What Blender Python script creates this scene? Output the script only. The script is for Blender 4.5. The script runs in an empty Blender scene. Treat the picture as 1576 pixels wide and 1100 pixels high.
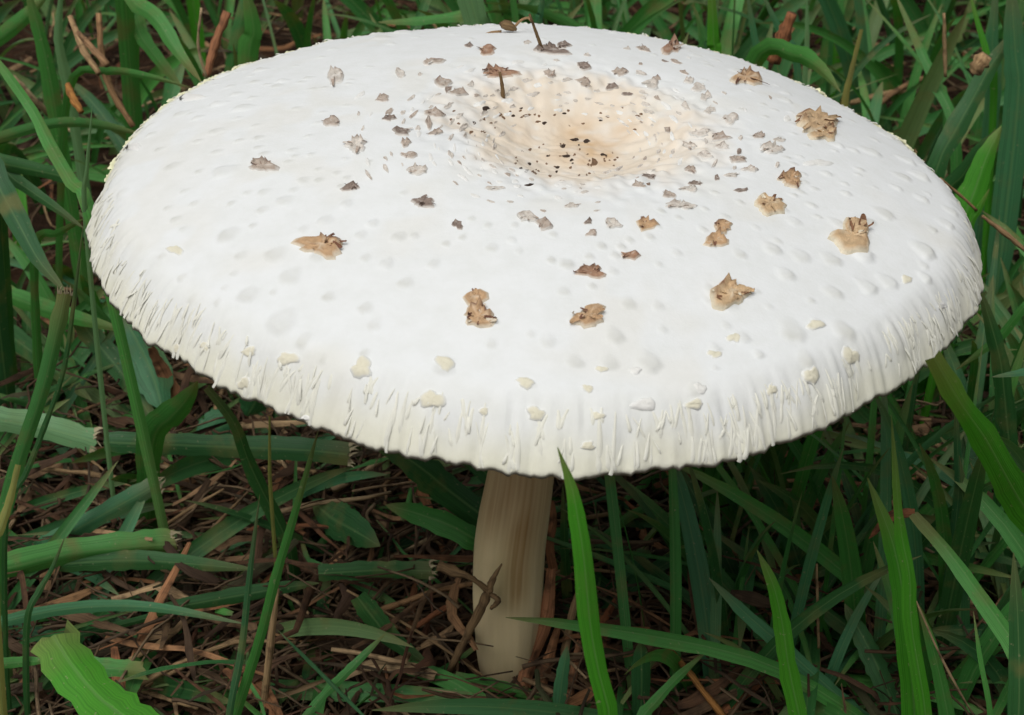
import bpy, math, random
import numpy as np
from mathutils import Vector
from mathutils.bvhtree import BVHTree

# ------------------------------------------------------------------ camera, sky, sun, exposure
sc = bpy.context.scene
col = sc.collection
F, PW, PH = 2577.43, 1576, 1100            # focal length in photo pixels, photo size
PITCH = 0.5439
CAM = np.array([0.0014, -0.3420, 0.3049])
FW = np.array([0, math.cos(PITCH), -math.sin(PITCH)]); UP = np.array([0, math.sin(PITCH), math.cos(PITCH)]); RT = np.array([1., 0, 0])
cd = bpy.data.cameras.new('camera'); co = bpy.data.objects.new('camera', cd); col.objects.link(co)
cd.sensor_width = 36; cd.lens = 36 * F / PW; cd.clip_start = 0.01; cd.clip_end = 200
cd.dof.use_dof = True; cd.dof.focus_distance = 0.37; cd.dof.aperture_fstop = 50
co.location = CAM; co.rotation_euler = (math.pi / 2 - PITCH, 0, 0)
sc.camera = co

SUN_EL, SUN_AZ = math.radians(64), math.radians(32)   # bright part of the cloudy sky, behind the photographer and to one side
w = bpy.data.worlds.new('World'); sc.world = w; w.use_nodes = True
nt = w.node_tree; bg = nt.nodes['Background']
sky = nt.nodes.new('ShaderNodeTexSky'); sky.sky_type = 'NISHITA'; sky.sun_disc = False
sky.sun_elevation = SUN_EL; sky.sun_rotation = math.pi + SUN_AZ; sky.dust_density = 4
hs = nt.nodes.new('ShaderNodeHueSaturation'); hs.inputs['Saturation'].default_value = 0.14
nt.links.new(sky.outputs[0], hs.inputs['Color']); nt.links.new(hs.outputs[0], bg.inputs[0]); bg.inputs[1].default_value = 0.10
sd = bpy.data.lights.new('sun', 'SUN'); so = bpy.data.objects.new('sun', sd); col.objects.link(so)
sd.energy = 1.5; sd.angle = math.radians(45); sd.color = (1, .985, .96)
so.rotation_euler = (math.pi / 2 - SUN_EL, 0, -SUN_AZ)
sc.view_settings.view_transform = 'Standard'; sc.view_settings.look = 'None'; sc.view_settings.gamma = 1
sc.view_settings.exposure = -0.04
sc.cycles.max_bounces = 6; sc.cycles.diffuse_bounces = 3; sc.cycles.glossy_bounces = 2; sc.cycles.transmission_bounces = 3

# ------------------------------------------------------------------ helpers
rnd = random.Random(7)
def ray(px, py):
    d = FW + RT * (px - PW / 2) / F - UP * (py - PH / 2) / F
    return d / np.linalg.norm(d)
def at_z(px, py, z): d = ray(px, py); return CAM + d * (z - CAM[2]) / d[2]
def at_y(px, py, y): d = ray(px, py); return CAM + d * (y - CAM[1]) / d[1]
def proj(P):
    v = np.asarray(P) - CAM; z = v @ FW
    return np.stack([PW / 2 + F * (v @ RT) / z, PH / 2 - F * (v @ UP) / z, z], -1)
OUT = np.array([(127,380),(133,320),(160,270),(205,218),(275,150),(350,108),(420,80),(500,60),(600,45),(700,42),(800,42),(900,38),(960,42),(1040,60),(1100,85),(1160,103),(1250,130),(1300,158),(1350,190),(1400,225),(1440,262),(1470,300),(1495,350),(1508,400),(1512,450),(1500,490),(1460,535),(1400,590),(1330,625),(1250,660),(1160,690),(1080,708),(1000,720),(930,724),(860,720),(780,715),(700,705),(640,692),(580,675),(520,662),(460,640),(400,617),(340,590),(270,555),(215,510),(175,470),(145,425)], float)
def inside(x, y):
    n = len(OUT); c = np.zeros(np.shape(x), bool)
    for i in range(n):
        x0, y0 = OUT[i]; x1, y1 = OUT[i - 1]
        if y0 == y1: continue
        c ^= ((y0 > y) != (y1 > y)) & (x < (x1 - x0) * (y - y0) / (y1 - y0) + x0)
    return c
def hash2(ix, iy, s):
    h = (ix.astype(np.int64) * 374761393 + iy.astype(np.int64) * 668265263 + s * 974634777) & 0xffffffff
    h = ((h ^ (h >> 13)) * 1274126177) & 0xffffffff
    return ((h ^ (h >> 16)) & 0xffff) / 65535.0
def vnoise(x, y, s=0):
    x = np.asarray(x, float); y = np.asarray(y, float)
    ix = np.floor(x); iy = np.floor(y); fx = x - ix; fy = y - iy
    fx = fx * fx * (3 - 2 * fx); fy = fy * fy * (3 - 2 * fy)
    a = hash2(ix, iy, s); b = hash2(ix + 1, iy, s); c = hash2(ix, iy + 1, s); d = hash2(ix + 1, iy + 1, s)
    return (a * (1 - fx) + b * fx) * (1 - fy) + (c * (1 - fx) + d * fx) * fy
def sstep(a, b, x): t = np.clip((x - a) / (b - a), 0, 1); return t * t * (3 - 2 * t)
def spline(pts, n):
    P = np.asarray(pts, float)
    if len(P) == 2: P = np.array([P[0], (P[0] + P[1]) / 2, P[1]])
    Q = np.vstack([2 * P[0] - P[1], P, 2 * P[-1] - P[-2]])
    out = []
    for t in np.linspace(0, len(P) - 1 - 1e-9, n):
        i = int(t); f = t - i; a, b, c, d = Q[i:i + 4]
        out.append(.5 * (2 * b + (c - a) * f + (2 * a - 5 * b + 4 * c - d) * f * f + (3 * b - a - 3 * c + d) * f ** 3))
    return np.array(out)
def nrm(v): return v / (np.linalg.norm(v, axis=-1, keepdims=True) + 1e-12)

class MB:                                   # collects verts, faces, uvs and colours for ONE mesh object
    def __init__(s): s.v = []; s.f = []; s.uv = []; s.c = []; s.n = 0
    def add(s, v, f, uv=None, c=None):
        v = np.asarray(v, float); s.v.append(v); s.f += [tuple(i + s.n for i in q) for q in f]
        s.uv.append(np.zeros((len(v), 2)) if uv is None else np.asarray(uv, float))
        s.c.append(np.ones((len(v), 3)) if c is None else np.asarray(c, float)); s.n += len(v)
    def build(s, name, mat, parent=None, origin=None, smooth=True, color=False):
        V = np.vstack(s.v); o0 = np.zeros(3) if origin is None else np.asarray(origin, float)
        me = bpy.data.meshes.new(name); me.from_pydata((V - o0).tolist(), [], s.f)
        UV = np.vstack(s.uv); li = np.empty(len(me.loops), np.int32); me.loops.foreach_get('vertex_index', li)
        l = me.uv_layers.new(name='UVMap'); l.data.foreach_set('uv', UV[li].astype(np.float32).ravel())
        if color:
            a = me.color_attributes.new('tint', 'FLOAT_COLOR', 'POINT')
            a.data.foreach_set('color', np.hstack([np.vstack(s.c), np.ones((len(V), 1))]).astype(np.float32).ravel())
        if smooth: me.polygons.foreach_set('use_smooth', np.ones(len(me.polygons), bool))
        me.materials.append(mat)
        o = bpy.data.objects.new(name, me); col.objects.link(o); o.location = o0
        if parent is not None: o.parent = parent; o.location = o0 - np.array(parent.location)
        return o
def tag(o, label=None, cat=None, group=None, kind=None):
    for k, v in (('label', label), ('category', cat), ('group', group), ('kind', kind)):
        if v: o[k] = v
    return o
def empty(name, loc=(0, 0, 0)):
    o = bpy.data.objects.new(name, None); col.objects.link(o); o.location = loc; o.empty_display_size = .01; return o
def ribbon(mb, P, W, side, fold=.15, across=4, tipjag=0, seed=0, wav=0, color=None):
    n = len(P); T = nrm(np.gradient(P, axis=0)); S = nrm(side - T * (side * T).sum(1, keepdims=True)); N = np.cross(S, T)
    r = np.random.RandomState(seed); us = np.linspace(-1, 1, across + 1)
    V = []; UV = []
    for j, u in enumerate(us):
        off = fold * W * (abs(u) - .5)
        wv = wav * W * np.sin(np.linspace(0, 9, n) + 2 * u + seed) * abs(u)
        V.append(P + S * (W * u / 2)[:, None] + N * (off + wv)[:, None]); UV.append(np.stack([np.full(n, (u + 1) / 2), np.linspace(0, 1, n)], 1))
    V = np.stack(V, 1); UV = np.stack(UV, 1)
    if tipjag: V[-1] += T[-1] * (r.rand(across + 1, 1) - .6) * tipjag
    k = across + 1
    f = [(i * k + j, i * k + j + 1, (i + 1) * k + j + 1, (i + 1) * k + j) for i in range(n - 1) for j in range(across)]
    V = V.reshape(-1, 3)
    mb.add(V, f, UV.reshape(-1, 2), None if color is None else np.tile(color, (len(V), 1)))
    return V
def tube(mb, P, R, k=7, seed=0, rough=0., color=None):
    n = len(P); T = nrm(np.gradient(P, axis=0)); ref = np.array([.31, .77, .55]); A = nrm(np.cross(T, ref)); B = np.cross(T, A)
    th = np.linspace(0, 2 * math.pi, k, endpoint=False); r = np.random.RandomState(seed)
    V = np.concatenate([P[i] + R[i] * (1 + rough * (r.rand(k, 1) - .5)) * (np.cos(th)[:, None] * A[i] + np.sin(th)[:, None] * B[i]) for i in range(n)])
    f = [(i * k + j, i * k + (j + 1) % k, (i + 1) * k + (j + 1) % k, (i + 1) * k + j) for i in range(n - 1) for j in range(k)]
    f += [tuple(range(k))[::-1], tuple((n - 1) * k + j for j in range(k))]
    uv = np.stack([np.tile(np.linspace(0, 1, k), n), np.repeat(np.linspace(0, 1, n), k)], 1)
    mb.add(V, f, uv, None if color is None else np.tile(color, (len(V), 1)))

# ------------------------------------------------------------------ materials
def mat_new(name):
    m = bpy.data.materials.new(name); m.use_nodes = True; return m, m.node_tree, m.node_tree.nodes['Principled BSDF']
def N(nt, t, **kw):
    n = nt.nodes.new('ShaderNode' + t)
    for k, v in kw.items():
        if hasattr(n, k): setattr(n, k, v)
        else: n.inputs[k].default_value = v
    return n
def ramp(nt, fac, stops, interp='LINEAR'):
    r = N(nt, 'ValToRGB'); nt.links.new(fac, r.inputs[0]); e = r.color_ramp.elements; r.color_ramp.interpolation = interp
    while len(e) < len(stops): e.new(.5)
    for q, (p, c) in zip(e, stops): q.position = p; q.color = (*c, 1)
    return r.outputs[0]
def mixc(nt, a, b, fac, mode='MIX'):
    m = N(nt, 'Mix', data_type='RGBA', blend_type=mode); L = nt.links
    for s, v in ((0, fac), (6, a), (7, b)):
        if hasattr(v, 'is_linked'): L.new(v, m.inputs[s])
        else: m.inputs[s].default_value = v if s == 0 else (*v, 1)
    return m.outputs[2]
def grass_mat(name, cols, tip=None, base=None, rough=.5, trans=.22, worn=.7):
    # colour by blade (object / island), fine parallel veins in UV, yellowing in patches
    m, nt, b = mat_new(name); L = nt.links
    oi = N(nt, 'ObjectInfo'); ge = N(nt, 'NewGeometry'); ad = N(nt, 'Math', operation='ADD'); fr = N(nt, 'Math', operation='FRACT')
    L.new(oi.outputs['Random'], ad.inputs[0]); L.new(ge.outputs['Random Per Island'], ad.inputs[1]); L.new(ad.outputs[0], fr.inputs[0])
    c = ramp(nt, fr.outputs[0], [(i / max(1, len(cols) - 1), q) for i, q in enumerate(cols)])
    uv = N(nt, 'UVMap'); sx = N(nt, 'SeparateXYZ'); L.new(uv.outputs[0], sx.inputs[0])
    if tip: c = mixc(nt, c, tip, ramp(nt, sx.outputs[1], [(.8, (0, 0, 0)), (1, (.9, .9, .9))]))
    if base: c = mixc(nt, c, base, ramp(nt, sx.outputs[1], [(0, (.9, .9, .9)), (.16, (0, 0, 0))]))
    mp = N(nt, 'Mapping'); mp.inputs['Scale'].default_value = (26, 1.2, 1); L.new(uv.outputs[0], mp.inputs[0])
    ve = N(nt, 'TexNoise', Scale=1.0, Detail=3.0); L.new(mp.outputs[0], ve.inputs['Vector'])
    c = mixc(nt, c, ramp(nt, ve.outputs['Fac'], [(.3, (.62, .66, .62)), (.7, (1.22, 1.2, 1.15))]), 1.0, 'MULTIPLY')
    mid = ramp(nt, sx.outputs[0], [(.44, (0, 0, 0)), (.5, (.35, .35, .35)), (.56, (0, 0, 0))])
    c = mixc(nt, c, (.2, .33, .12), mid)
    tc = N(nt, 'TexCoord'); no = N(nt, 'TexNoise', Scale=90.0, Detail=4.0); L.new(tc.outputs['Object'], no.inputs['Vector'])
    c = mixc(nt, c, (.17, .16, .05), ramp(nt, no.outputs['Fac'], [(.53, (0, 0, 0)), (.72, (worn, worn, worn))]))
    sp = N(nt, 'TexNoise', Scale=900.0, Detail=2.0); L.new(tc.outputs['Object'], sp.inputs['Vector'])
    c = mixc(nt, c, (.3, .28, .16), ramp(nt, sp.outputs['Fac'], [(.68, (0, 0, 0)), (.74, (.5, .5, .5))]))
    L.new(c, b.inputs['Base Color']); b.inputs['Specular IOR Level'].default_value = .33
    L.new(ramp(nt, no.outputs['Fac'], [(.3, (rough - .1,) * 3), (.7, (rough + .15,) * 3)]), b.inputs['Roughness'])
    bp = N(nt, 'Bump', Strength=.5, Distance=.0004); L.new(ve.outputs['Fac'], bp.inputs['Height']); L.new(bp.outputs[0], b.inputs['Normal'])
    tr = N(nt, 'BsdfTranslucent'); L.new(mixc(nt, c, (1.25, 1.3, .5), 1.0, 'MULTIPLY'), tr.inputs[0])
    ms = N(nt, 'MixShader'); ms.inputs[0].default_value = trans; L.new(b.outputs[0], ms.inputs[1]); L.new(tr.outputs[0], ms.inputs[2])
    L.new(ms.outputs[0], nt.nodes['Material Output'].inputs[0]); return m
G = {
 'bright': grass_mat('grass_bright', [(.05, .26, .014), (.07, .30, .02)], tip=(.20, .24, .07), worn=.15),
 'mid': grass_mat('grass_mid', [(0.053, 0.213, 0.043), (0.081, 0.288, 0.056), (0.069, 0.237, 0.062)], tip=(.22, .21, .08), base=(.16, .2, .08)),
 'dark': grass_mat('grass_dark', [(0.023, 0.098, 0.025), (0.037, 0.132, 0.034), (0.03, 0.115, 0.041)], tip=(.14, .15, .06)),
 'blue': grass_mat('grass_blue', [(0.054, 0.192, 0.084), (0.072, 0.228, 0.102)], tip=(.18, .2, .1), worn=.3),
 'pale': grass_mat('grass_pale', [(.15, .31, .14), (.18, .34, .15)], worn=.2),
 'yellow': grass_mat('grass_yellow', [(.30, .27, .08), (.26, .28, .07)], trans=.15),
 'lawn': grass_mat('grass_lawn', [(0.032, 0.138, 0.029), (0.058, 0.232, 0.043), (0.043, 0.174, 0.051), (0.087, 0.29, 0.058), (0.072, 0.203, 0.087), (0.189, 0.246, 0.087), (0.029, 0.131, 0.029)], tip=(.2, .19, .08), base=(.15, .17, .07)),
}
def dry_mat(name, cols, scale=60., rough=.8):
    m, nt, b = mat_new(name); L = nt.links
    oi = N(nt, 'ObjectInfo'); ge = N(nt, 'NewGeometry'); ad = N(nt, 'Math', operation='ADD'); fr = N(nt, 'Math', operation='FRACT')
    L.new(oi.outputs['Random'], ad.inputs[0]); L.new(ge.outputs['Random Per Island'], ad.inputs[1]); L.new(ad.outputs[0], fr.inputs[0])
    c = ramp(nt, fr.outputs[0], [(i / max(1, len(cols) - 1), q) for i, q in enumerate(cols)])
    uv = N(nt, 'UVMap'); mp = N(nt, 'Mapping'); mp.inputs['Scale'].default_value = (14, 2.5, 1); L.new(uv.outputs[0], mp.inputs[0])
    ve = N(nt, 'TexNoise', Scale=1.0, Detail=4.0); L.new(mp.outputs[0], ve.inputs['Vector'])
    tc = N(nt, 'TexCoord'); no = N(nt, 'TexNoise', Scale=scale * 4, Detail=5.0); L.new(tc.outputs['Object'], no.inputs['Vector'])
    c = mixc(nt, c, ramp(nt, ve.outputs['Fac'], [(.3, (.45, .42, .4)), (.7, (1.25, 1.2, 1.15))]), 1.0, 'MULTIPLY')
    c = mixc(nt, c, (.035, .02, .012), ramp(nt, no.outputs['Fac'], [(.5, (0, 0, 0)), (.68, (.8, .8, .8))]))
    L.new(c, b.inputs['Base Color']); b.inputs['Roughness'].default_value = rough; b.inputs['Specular IOR Level'].default_value = .2
    bp = N(nt, 'Bump', Strength=.7, Distance=.0005); L.new(ve.outputs['Fac'], bp.inputs['Height']); L.new(bp.outputs[0], b.inputs['Normal'])
    return m
D = {
 'straw': dry_mat('dry_straw', [(0.35, 0.237, 0.125), (0.45, 0.312, 0.163), (0.3, 0.175, 0.088), (0.525, 0.4, 0.237), (0.375, 0.213, 0.1)]),
 'litter': dry_mat('litter', [(0.24, 0.102, 0.048), (0.36, 0.18, 0.084), (0.156, 0.072, 0.038), (0.408, 0.24, 0.12), (0.312, 0.12, 0.054), (0.456, 0.324, 0.18), (0.204, 0.12, 0.066)]),
 'straw_mass': dry_mat('weathered_shaded_straw', [(0.09, 0.063, 0.041), (0.171, 0.117, 0.068), (0.117, 0.077, 0.045), (0.27, 0.198, 0.117), (0.072, 0.045, 0.027), (0.144, 0.09, 0.05)]),  # weathered straw tones, dimmed further to paint in the shadows between pieces
 'litter_mass': dry_mat('weathered_shaded_litter', [(.06, .035, .02), (.13, .07, .038), (.045, .028, .018), (.17, .11, .06), (.10, .045, .025), (.07, .055, .035), (.05, .06, .025)]),  # weathered litter tones with the dark of shaded gaps put into the colour
 'bark': dry_mat('bark', [(0.364, 0.154, 0.07), (0.28, 0.112, 0.053), (0.434, 0.217, 0.112)]),
 'twig': dry_mat('twig', [(.24, .16, .08), (.20, .13, .065)]),
 'orange': dry_mat('orange_straw', [(.42, .20, .06), (.38, .18, .05)]),
 'fray': dry_mat('frayed_end', [(.55, .48, .30), (.6, .55, .36)]),
}
def soil_mat():
    m, nt, b = mat_new('soil'); L = nt.links; tc = N(nt, 'TexCoord')
    n1 = N(nt, 'TexNoise', Scale=35., Detail=6.); n2 = N(nt, 'TexNoise', Scale=260., Detail=6., Roughness=.7); vo = N(nt, 'TexVoronoi', Scale=220.)
    for n in (n1, n2, vo): L.new(tc.outputs['Object'], n.inputs['Vector'])
    c = ramp(nt, n1.outputs['Fac'], [(.3, (.022, .014, .009)), (.55, (.05, .028, .017)), (.75, (.09, .045, .024))])
    c = mixc(nt, c, ramp(nt, n2.outputs['Fac'], [(.3, (.5, .5, .5)), (.7, (1.5, 1.4, 1.3))]), 1.0, 'MULTIPLY')
    L.new(c, b.inputs['Base Color']); b.inputs['Roughness'].default_value = .95; b.inputs['Specular IOR Level'].default_value = .1
    mu = N(nt, 'Math', operation='ADD'); L.new(n2.outputs['Fac'], mu.inputs[0]); L.new(vo.outputs['Distance'], mu.inputs[1])
    bp = N(nt, 'Bump', Strength=1., Distance=.004); L.new(mu.outputs[0], bp.inputs['Height']); L.new(bp.outputs[0], b.inputs['Normal'])
    return m
def tint_mat(name, rough=.75, sss=.15, streak=None, bump=.35, bscale=700., mottle=.12):
    m, nt, b = mat_new(name); L = nt.links
    at = N(nt, 'VertexColor', layer_name='tint'); tc = N(nt, 'TexCoord')
    mp = N(nt, 'Mapping'); mp.inputs['Scale'].default_value = streak or (1, 1, 1); L.new(tc.outputs['Object'], mp.inputs[0])
    n1 = N(nt, 'TexNoise', Scale=bscale * .3, Detail=5., Roughness=.6); n2 = N(nt, 'TexNoise', Scale=bscale, Detail=6., Roughness=.65)
    for n in (n1, n2): L.new(mp.outputs[0], n.inputs['Vector'])
    lo = 1 - mottle
    c = mixc(nt, at.outputs[0], ramp(nt, n1.outputs['Fac'], [(.3, (lo, lo, lo * .985)), (.62, (1, 1, 1))]), 1.0, 'MULTIPLY')
    L.new(c, b.inputs['Base Color']); b.inputs['Roughness'].default_value = rough; b.inputs['Specular IOR Level'].default_value = .25
    if sss: b.inputs['Subsurface Weight'].default_value = sss; b.inputs['Subsurface Scale'].default_value = .002; b.inputs['Subsurface Radius'].default_value = (1, .8, .6)
    ad = N(nt, 'Math', operation='ADD'); L.new(n1.outputs['Fac'], ad.inputs[0]); L.new(n2.outputs['Fac'], ad.inputs[1])
    bp = N(nt, 'Bump', Strength=bump, Distance=.0006); L.new(ad.outputs[0], bp.inputs['Height']); L.new(bp.outputs[0], b.inputs['Normal'])
    return m
M_CAP = tint_mat('cap_skin', mottle=.05, bump=.14, sss=0)
M_STEM = tint_mat('stem_skin', rough=.5, sss=.25, streak=(1, 1, .1), bump=.12, bscale=600., mottle=.12)
M_FLAKE = tint_mat('flake', rough=.85, sss=0, bump=.6, bscale=1500., mottle=.22)
M_GILL = tint_mat('gill', sss=0)
M_SPECK = tint_mat('speck', rough=.7, sss=0)

# ------------------------------------------------------------------ ground
STUFF = 'stuff'
def ground_z(x, y):
    n = .55 * vnoise(np.asarray(x) * 22 + 40, np.asarray(y) * 22 + 40, 3) + .3 * vnoise(np.asarray(x) * 60 + 90, np.asarray(y) * 60 + 90, 4)
    return .010 * (n - .45)
def build_ground():
    g = MB(); near = np.linspace(-1, 1, 141); xs = np.concatenate([[-60, -20, -6, -2], near * .9, [2, 6, 20, 60]]); ys = np.concatenate([[-60, -20, -6, -2], near * 1.1 + .5, [2.5, 6, 20, 60]])
    X, Y = np.meshgrid(xs, ys, indexing='ij'); Z = ground_z(X, Y) * (np.hypot(X, Y) < 1.5)
    k = len(ys); f = [(i * k + j, (i + 1) * k + j, (i + 1) * k + j + 1, i * k + j + 1) for i in range(len(xs) - 1) for j in range(k - 1)]
    g.add(np.stack([X, Y, Z], -1).reshape(-1, 3), f)
    tag(g.build('ground', soil_mat()), 'dark brown soil under grass and litter', None, None, 'structure')
build_ground()

# ------------------------------------------------------------------ the mushroom
CC = np.array([.0084, .0045, .1416]); TX, TY, DOME, DROOP, PWR = -.0016, .0563, .0186, .0072, 2.305
HK = [-.0046, .0086, -.0073, .0053, .0088, .0009, .0067, -.0066]; HZ = [-.0046, -.0064, -.0037, -.0068]
RX = np.array([[1, 0, 0], [0, math.cos(TX), -math.sin(TX)], [0, math.sin(TX), math.cos(TX)]])
RY = np.array([[math.cos(TY), 0, math.sin(TY)], [0, 1, 0], [-math.sin(TY), 0, math.cos(TY)]]); TM = (RY @ RX).T
DEP = np.array([.0068, -.003])             # centre of the hollow, off the cap's axis
LM = np.zeros((250, 1000))                 # where the low warts are, for their grey-cream tint plus painted-in shading
def cap_surf(S, A, lumps=(), detail=True):
    """local cap surface at normalised radius S and angle A"""
    S = np.asarray(S, float); A = np.asarray(A, float)
    k = 1 + sum(HK[2 * i] * np.cos((i + 2) * A) + HK[2 * i + 1] * np.sin((i + 2) * A) for i in range(4)) * S ** 2
    wz = sum(HZ[2 * i] * np.cos((i + 2) * A) + HZ[2 * i + 1] * np.sin((i + 2) * A) for i in range(2)) * .1 * S ** 3
    if detail:
        rag = (vnoise(A * 70 / math.pi * 1, A * 0 + 3, 5) - .5) * .009 + (vnoise(A * 190 / math.pi, A * 0 + 9, 6) - .5) * .008 + (vnoise(A * 12, A * 0, 2) - .5) * .012
        k = k + rag * sstep(.93, 1, S)
    x = .1 * S * k * np.cos(A); y = .1 * S * k * np.sin(A)
    z = DOME * (1 - S ** PWR) - DROOP * (1 - .92 * sstep(-.1, .55, np.sin(A))) * np.clip((S - .905) / .095, 0, 1) ** 2.2 * 1.12 + wz
    d = np.hypot(x - DEP[0], (y - DEP[1])); d = d * (1 + .10 * (vnoise(np.arctan2(y - DEP[1], x - DEP[0]) * 2 + 9, d * 0, 8) - .5))
    z = z - .0070 * (1 - sstep(.008, .030, d)) - .0022 * (1 - sstep(.018, .046, d)) + .0007 * np.exp(-((d - .0) / .006) ** 2)
    if detail:
        z = z + .0010 * (vnoise(x * 38 + 50, y * 38 + 50, 1) - .5)
        wall = np.exp(-((d - .024) / .012) ** 2)
        z = z + .0015 * wall * (vnoise(x * 420 + 50, y * 420 + 50, 11) - .5) + .0004 * np.exp(-(d / .015) ** 2) * (vnoise(x * 900, y * 900, 12) - .5)
        st = sstep(.91, .97, S)
        z = z + st * .0011 * (vnoise(A * 75, S * 16, 13) - .5) + st * .00045 * (vnoise(A * 170, S * 24, 14) - .5)
        for (lx, ly, lr, lh) in lumps:
            m = (np.abs(x - lx) < 2.2 * lr) & (np.abs(y - ly) < 2.2 * lr)
            if m.any():
                ux = x[m] - lx; uy = y[m] - ly; R0 = math.hypot(lx, ly) + 1e-9
                rad = (ux * lx + uy * ly) / R0; tan = (-ux * ly + uy * lx) / R0
                q = np.hypot(np.where(rad > 0, rad * 1.25, rad * .7), tan) / lr
                q = q * (1 + .35 * (vnoise(np.arctan2(tan, rad) * 1.6 + 20, q * 0 + lx * 999, 15) - .5))
                e = (1 - sstep(.45, 1.1, q)) * (.75 + .5 * np.clip(rad / lr, -.5, .5)); z[m] += lh * e; LM[m] = np.maximum(LM[m], e)
    return np.stack([x, y, z], -1)
def to_world(X): return X @ TM + CC
lr_ = random.Random(3); lumps = []
def add_lump(x, y, r, h):
    if all(math.hypot(x - a, y - b) > 1.15 * (r + c) for a, b, c, _ in lumps): lumps.append((x, y, r, h))
for i in range(2600):
    a = lr_.uniform(0, 2 * math.pi); s = lr_.uniform(.42, .95)
    if lr_.random() > (sstep(.42, .62, s)) * (1. if math.sin(a) < .45 else .35): continue
    b = .0008 + .0019 * sstep(.5, .8, s) * lr_.random() ** 1.6
    if s > .9: b *= .8
    if len(lumps) < 280: add_lump(.1 * s * math.cos(a), .1 * s * math.sin(a), b * 1.15, .00014 + .30 * b * lr_.uniform(.4, 1.2))
NA, NR = 1000, 250
ang = np.linspace(0, 2 * math.pi, NA, endpoint=False)
ss = np.concatenate([np.linspace(.002, .42, 100), np.linspace(.42, .86, 85)[1:], np.linspace(.86, 1., 67)[1:]])
Sg, Ag = np.meshgrid(ss, ang, indexing='ij')
top = cap_surf(Sg, Ag, lumps)
def cap_tint(L, S, A):
    x, y = L[..., 0], L[..., 1]; d = np.hypot(x - DEP[0], y - DEP[1])
    c = np.ones(L.shape) * np.array([.785, .80, .79])
    n = vnoise(x * 160 + 30, y * 160 + 30, 21); n2 = vnoise(x * 500 + 30, y * 500 + 30, 22); n3 = vnoise(x * 70 + 9, y * 70 + 9, 23)
    cream = np.clip((1 - sstep(.018, .036, d + .010 * (n - .5))) * (.62 + .8 * n2), 0, 1)[..., None]
    c = c * (1 - cream) + np.array([.77, .68, .56]) * cream
    tan = np.clip((1 - sstep(.002, .017, np.hypot(x - DEP[0] - .001, y - DEP[1] - .004) + .010 * (n - .5))) * (.3 + 1. * n3) * (.55 + .7 * n2), 0, 1)[..., None]
    c = c * (1 - tan) + np.array([.63, .43, .24]) * tan
    rim = (sstep(.955, 1., S + .02 * (n - .5)) * .75)[..., None]
    c = c * (1 - rim) + np.array([.80, .77, .56]) * rim
    sn = (.30 * sstep(.55, .9, n3) * sstep(.25, .6, n))[..., None]; c = c * (1 - sn) + np.array([.74, .71, .62]) * sn
    lm = (LM * (.25 + .75 * n))[..., None]; c = c * (1 - lm) + np.array([.62, .62, .575]) * lm
    fr = (sstep(.90, .96, S) * (.15 + .35 * n) )[..., None]
    c = c * (1 - fr) + np.array([.75, .74, .66]) * fr
    return c
ctop = cap_tint(top, Sg, Ag)
und = []; und_s = [1.0, .985, .95, .85, .7, .5, .3, .14]
for i, s in enumerate(und_s):
    q = cap_surf(np.full(NA, s), ang, detail=(i < 2)); th_ = [.0010, .0016, .0022, .0035, .0050, .0065, .006, .004][i]
    q[:, 2] -= th_; und.append(q)
cap_mb = MB(); allv = np.vstack([top.reshape(-1, 3), np.vstack(und)]); nr = len(ss) + len(und)
J = np.arange(NA); J1 = (J + 1) % NA
faces = []
for i in range(nr - 1):
    faces += np.stack([i * NA + J, (i + 1) * NA + J, (i + 1) * NA + J1, i * NA + J1], 1).tolist()
faces.append(list(range(NA)))
cap_mb.add(to_world(allv), faces, None, np.vstack([ctop.reshape(-1, 3), np.tile([.72, .70, .58], (len(und) * NA, 1))]))
mush = tag(empty('mushroom'), 'large white mushroom with broad scaly cap hollowed at the centre on a cream stem', 'mushroom')
cap_o = cap_mb.build('cap', M_CAP, mush, color=True); cap_o['label'] = 'broad white cap with a tan hollow, brown flakes and ragged cream rim'
W_top = to_world(top)
st_i, st_j = 3, 4                                          # coarser copy of the surface for placing scales
sub = W_top[::st_i, ::st_j]; a_, b_ = sub.shape[:2]
bf = [(i * b_ + j, (i + 1) * b_ + j, (i + 1) * b_ + (j + 1) % b_, i * b_ + (j + 1) % b_) for i in range(a_ - 1) for j in range(b_)]
bvh = BVHTree.FromPolygons([Vector(v) for v in sub.reshape(-1, 3)], bf)
def hit(px, py):
    h = bvh.ray_cast(Vector(CAM), Vector(ray(px, py)))
    if h[0] is None: return None, None
    n = np.array(h[1]); n = n if n[2] > 0 else -n
    return np.array(h[0]), n
# gills under the cap
gm = MB()
for i in range(150):
    a = 2 * math.pi * i / 150; s = np.linspace(.13, .975, 12); A = np.full(12, a); q = cap_surf(s, A, detail=False)
    up = q.copy(); up[:, 2] -= np.interp(s, [.1, .3, .5, .85, .95, .985], [.003, .0055, .006, .003, .0018, .0012]); lo = up.copy(); lo[:, 2] -= .0075 * np.sin(np.clip((s - .10) / .88, 0, 1) * math.pi) ** .6 + .0003
    V = np.stack([up, lo], 1).reshape(-1, 3); gm.add(to_world(V), [(2 * j, 2 * j + 1, 2 * j + 3, 2 * j + 2) for j in range(11)], None, np.tile([.66, .64, .50], (24, 1)))
g_o = gm.build('gills', M_GILL, mush, color=True, smooth=False); g_o['kind'] = 'stuff'

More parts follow.
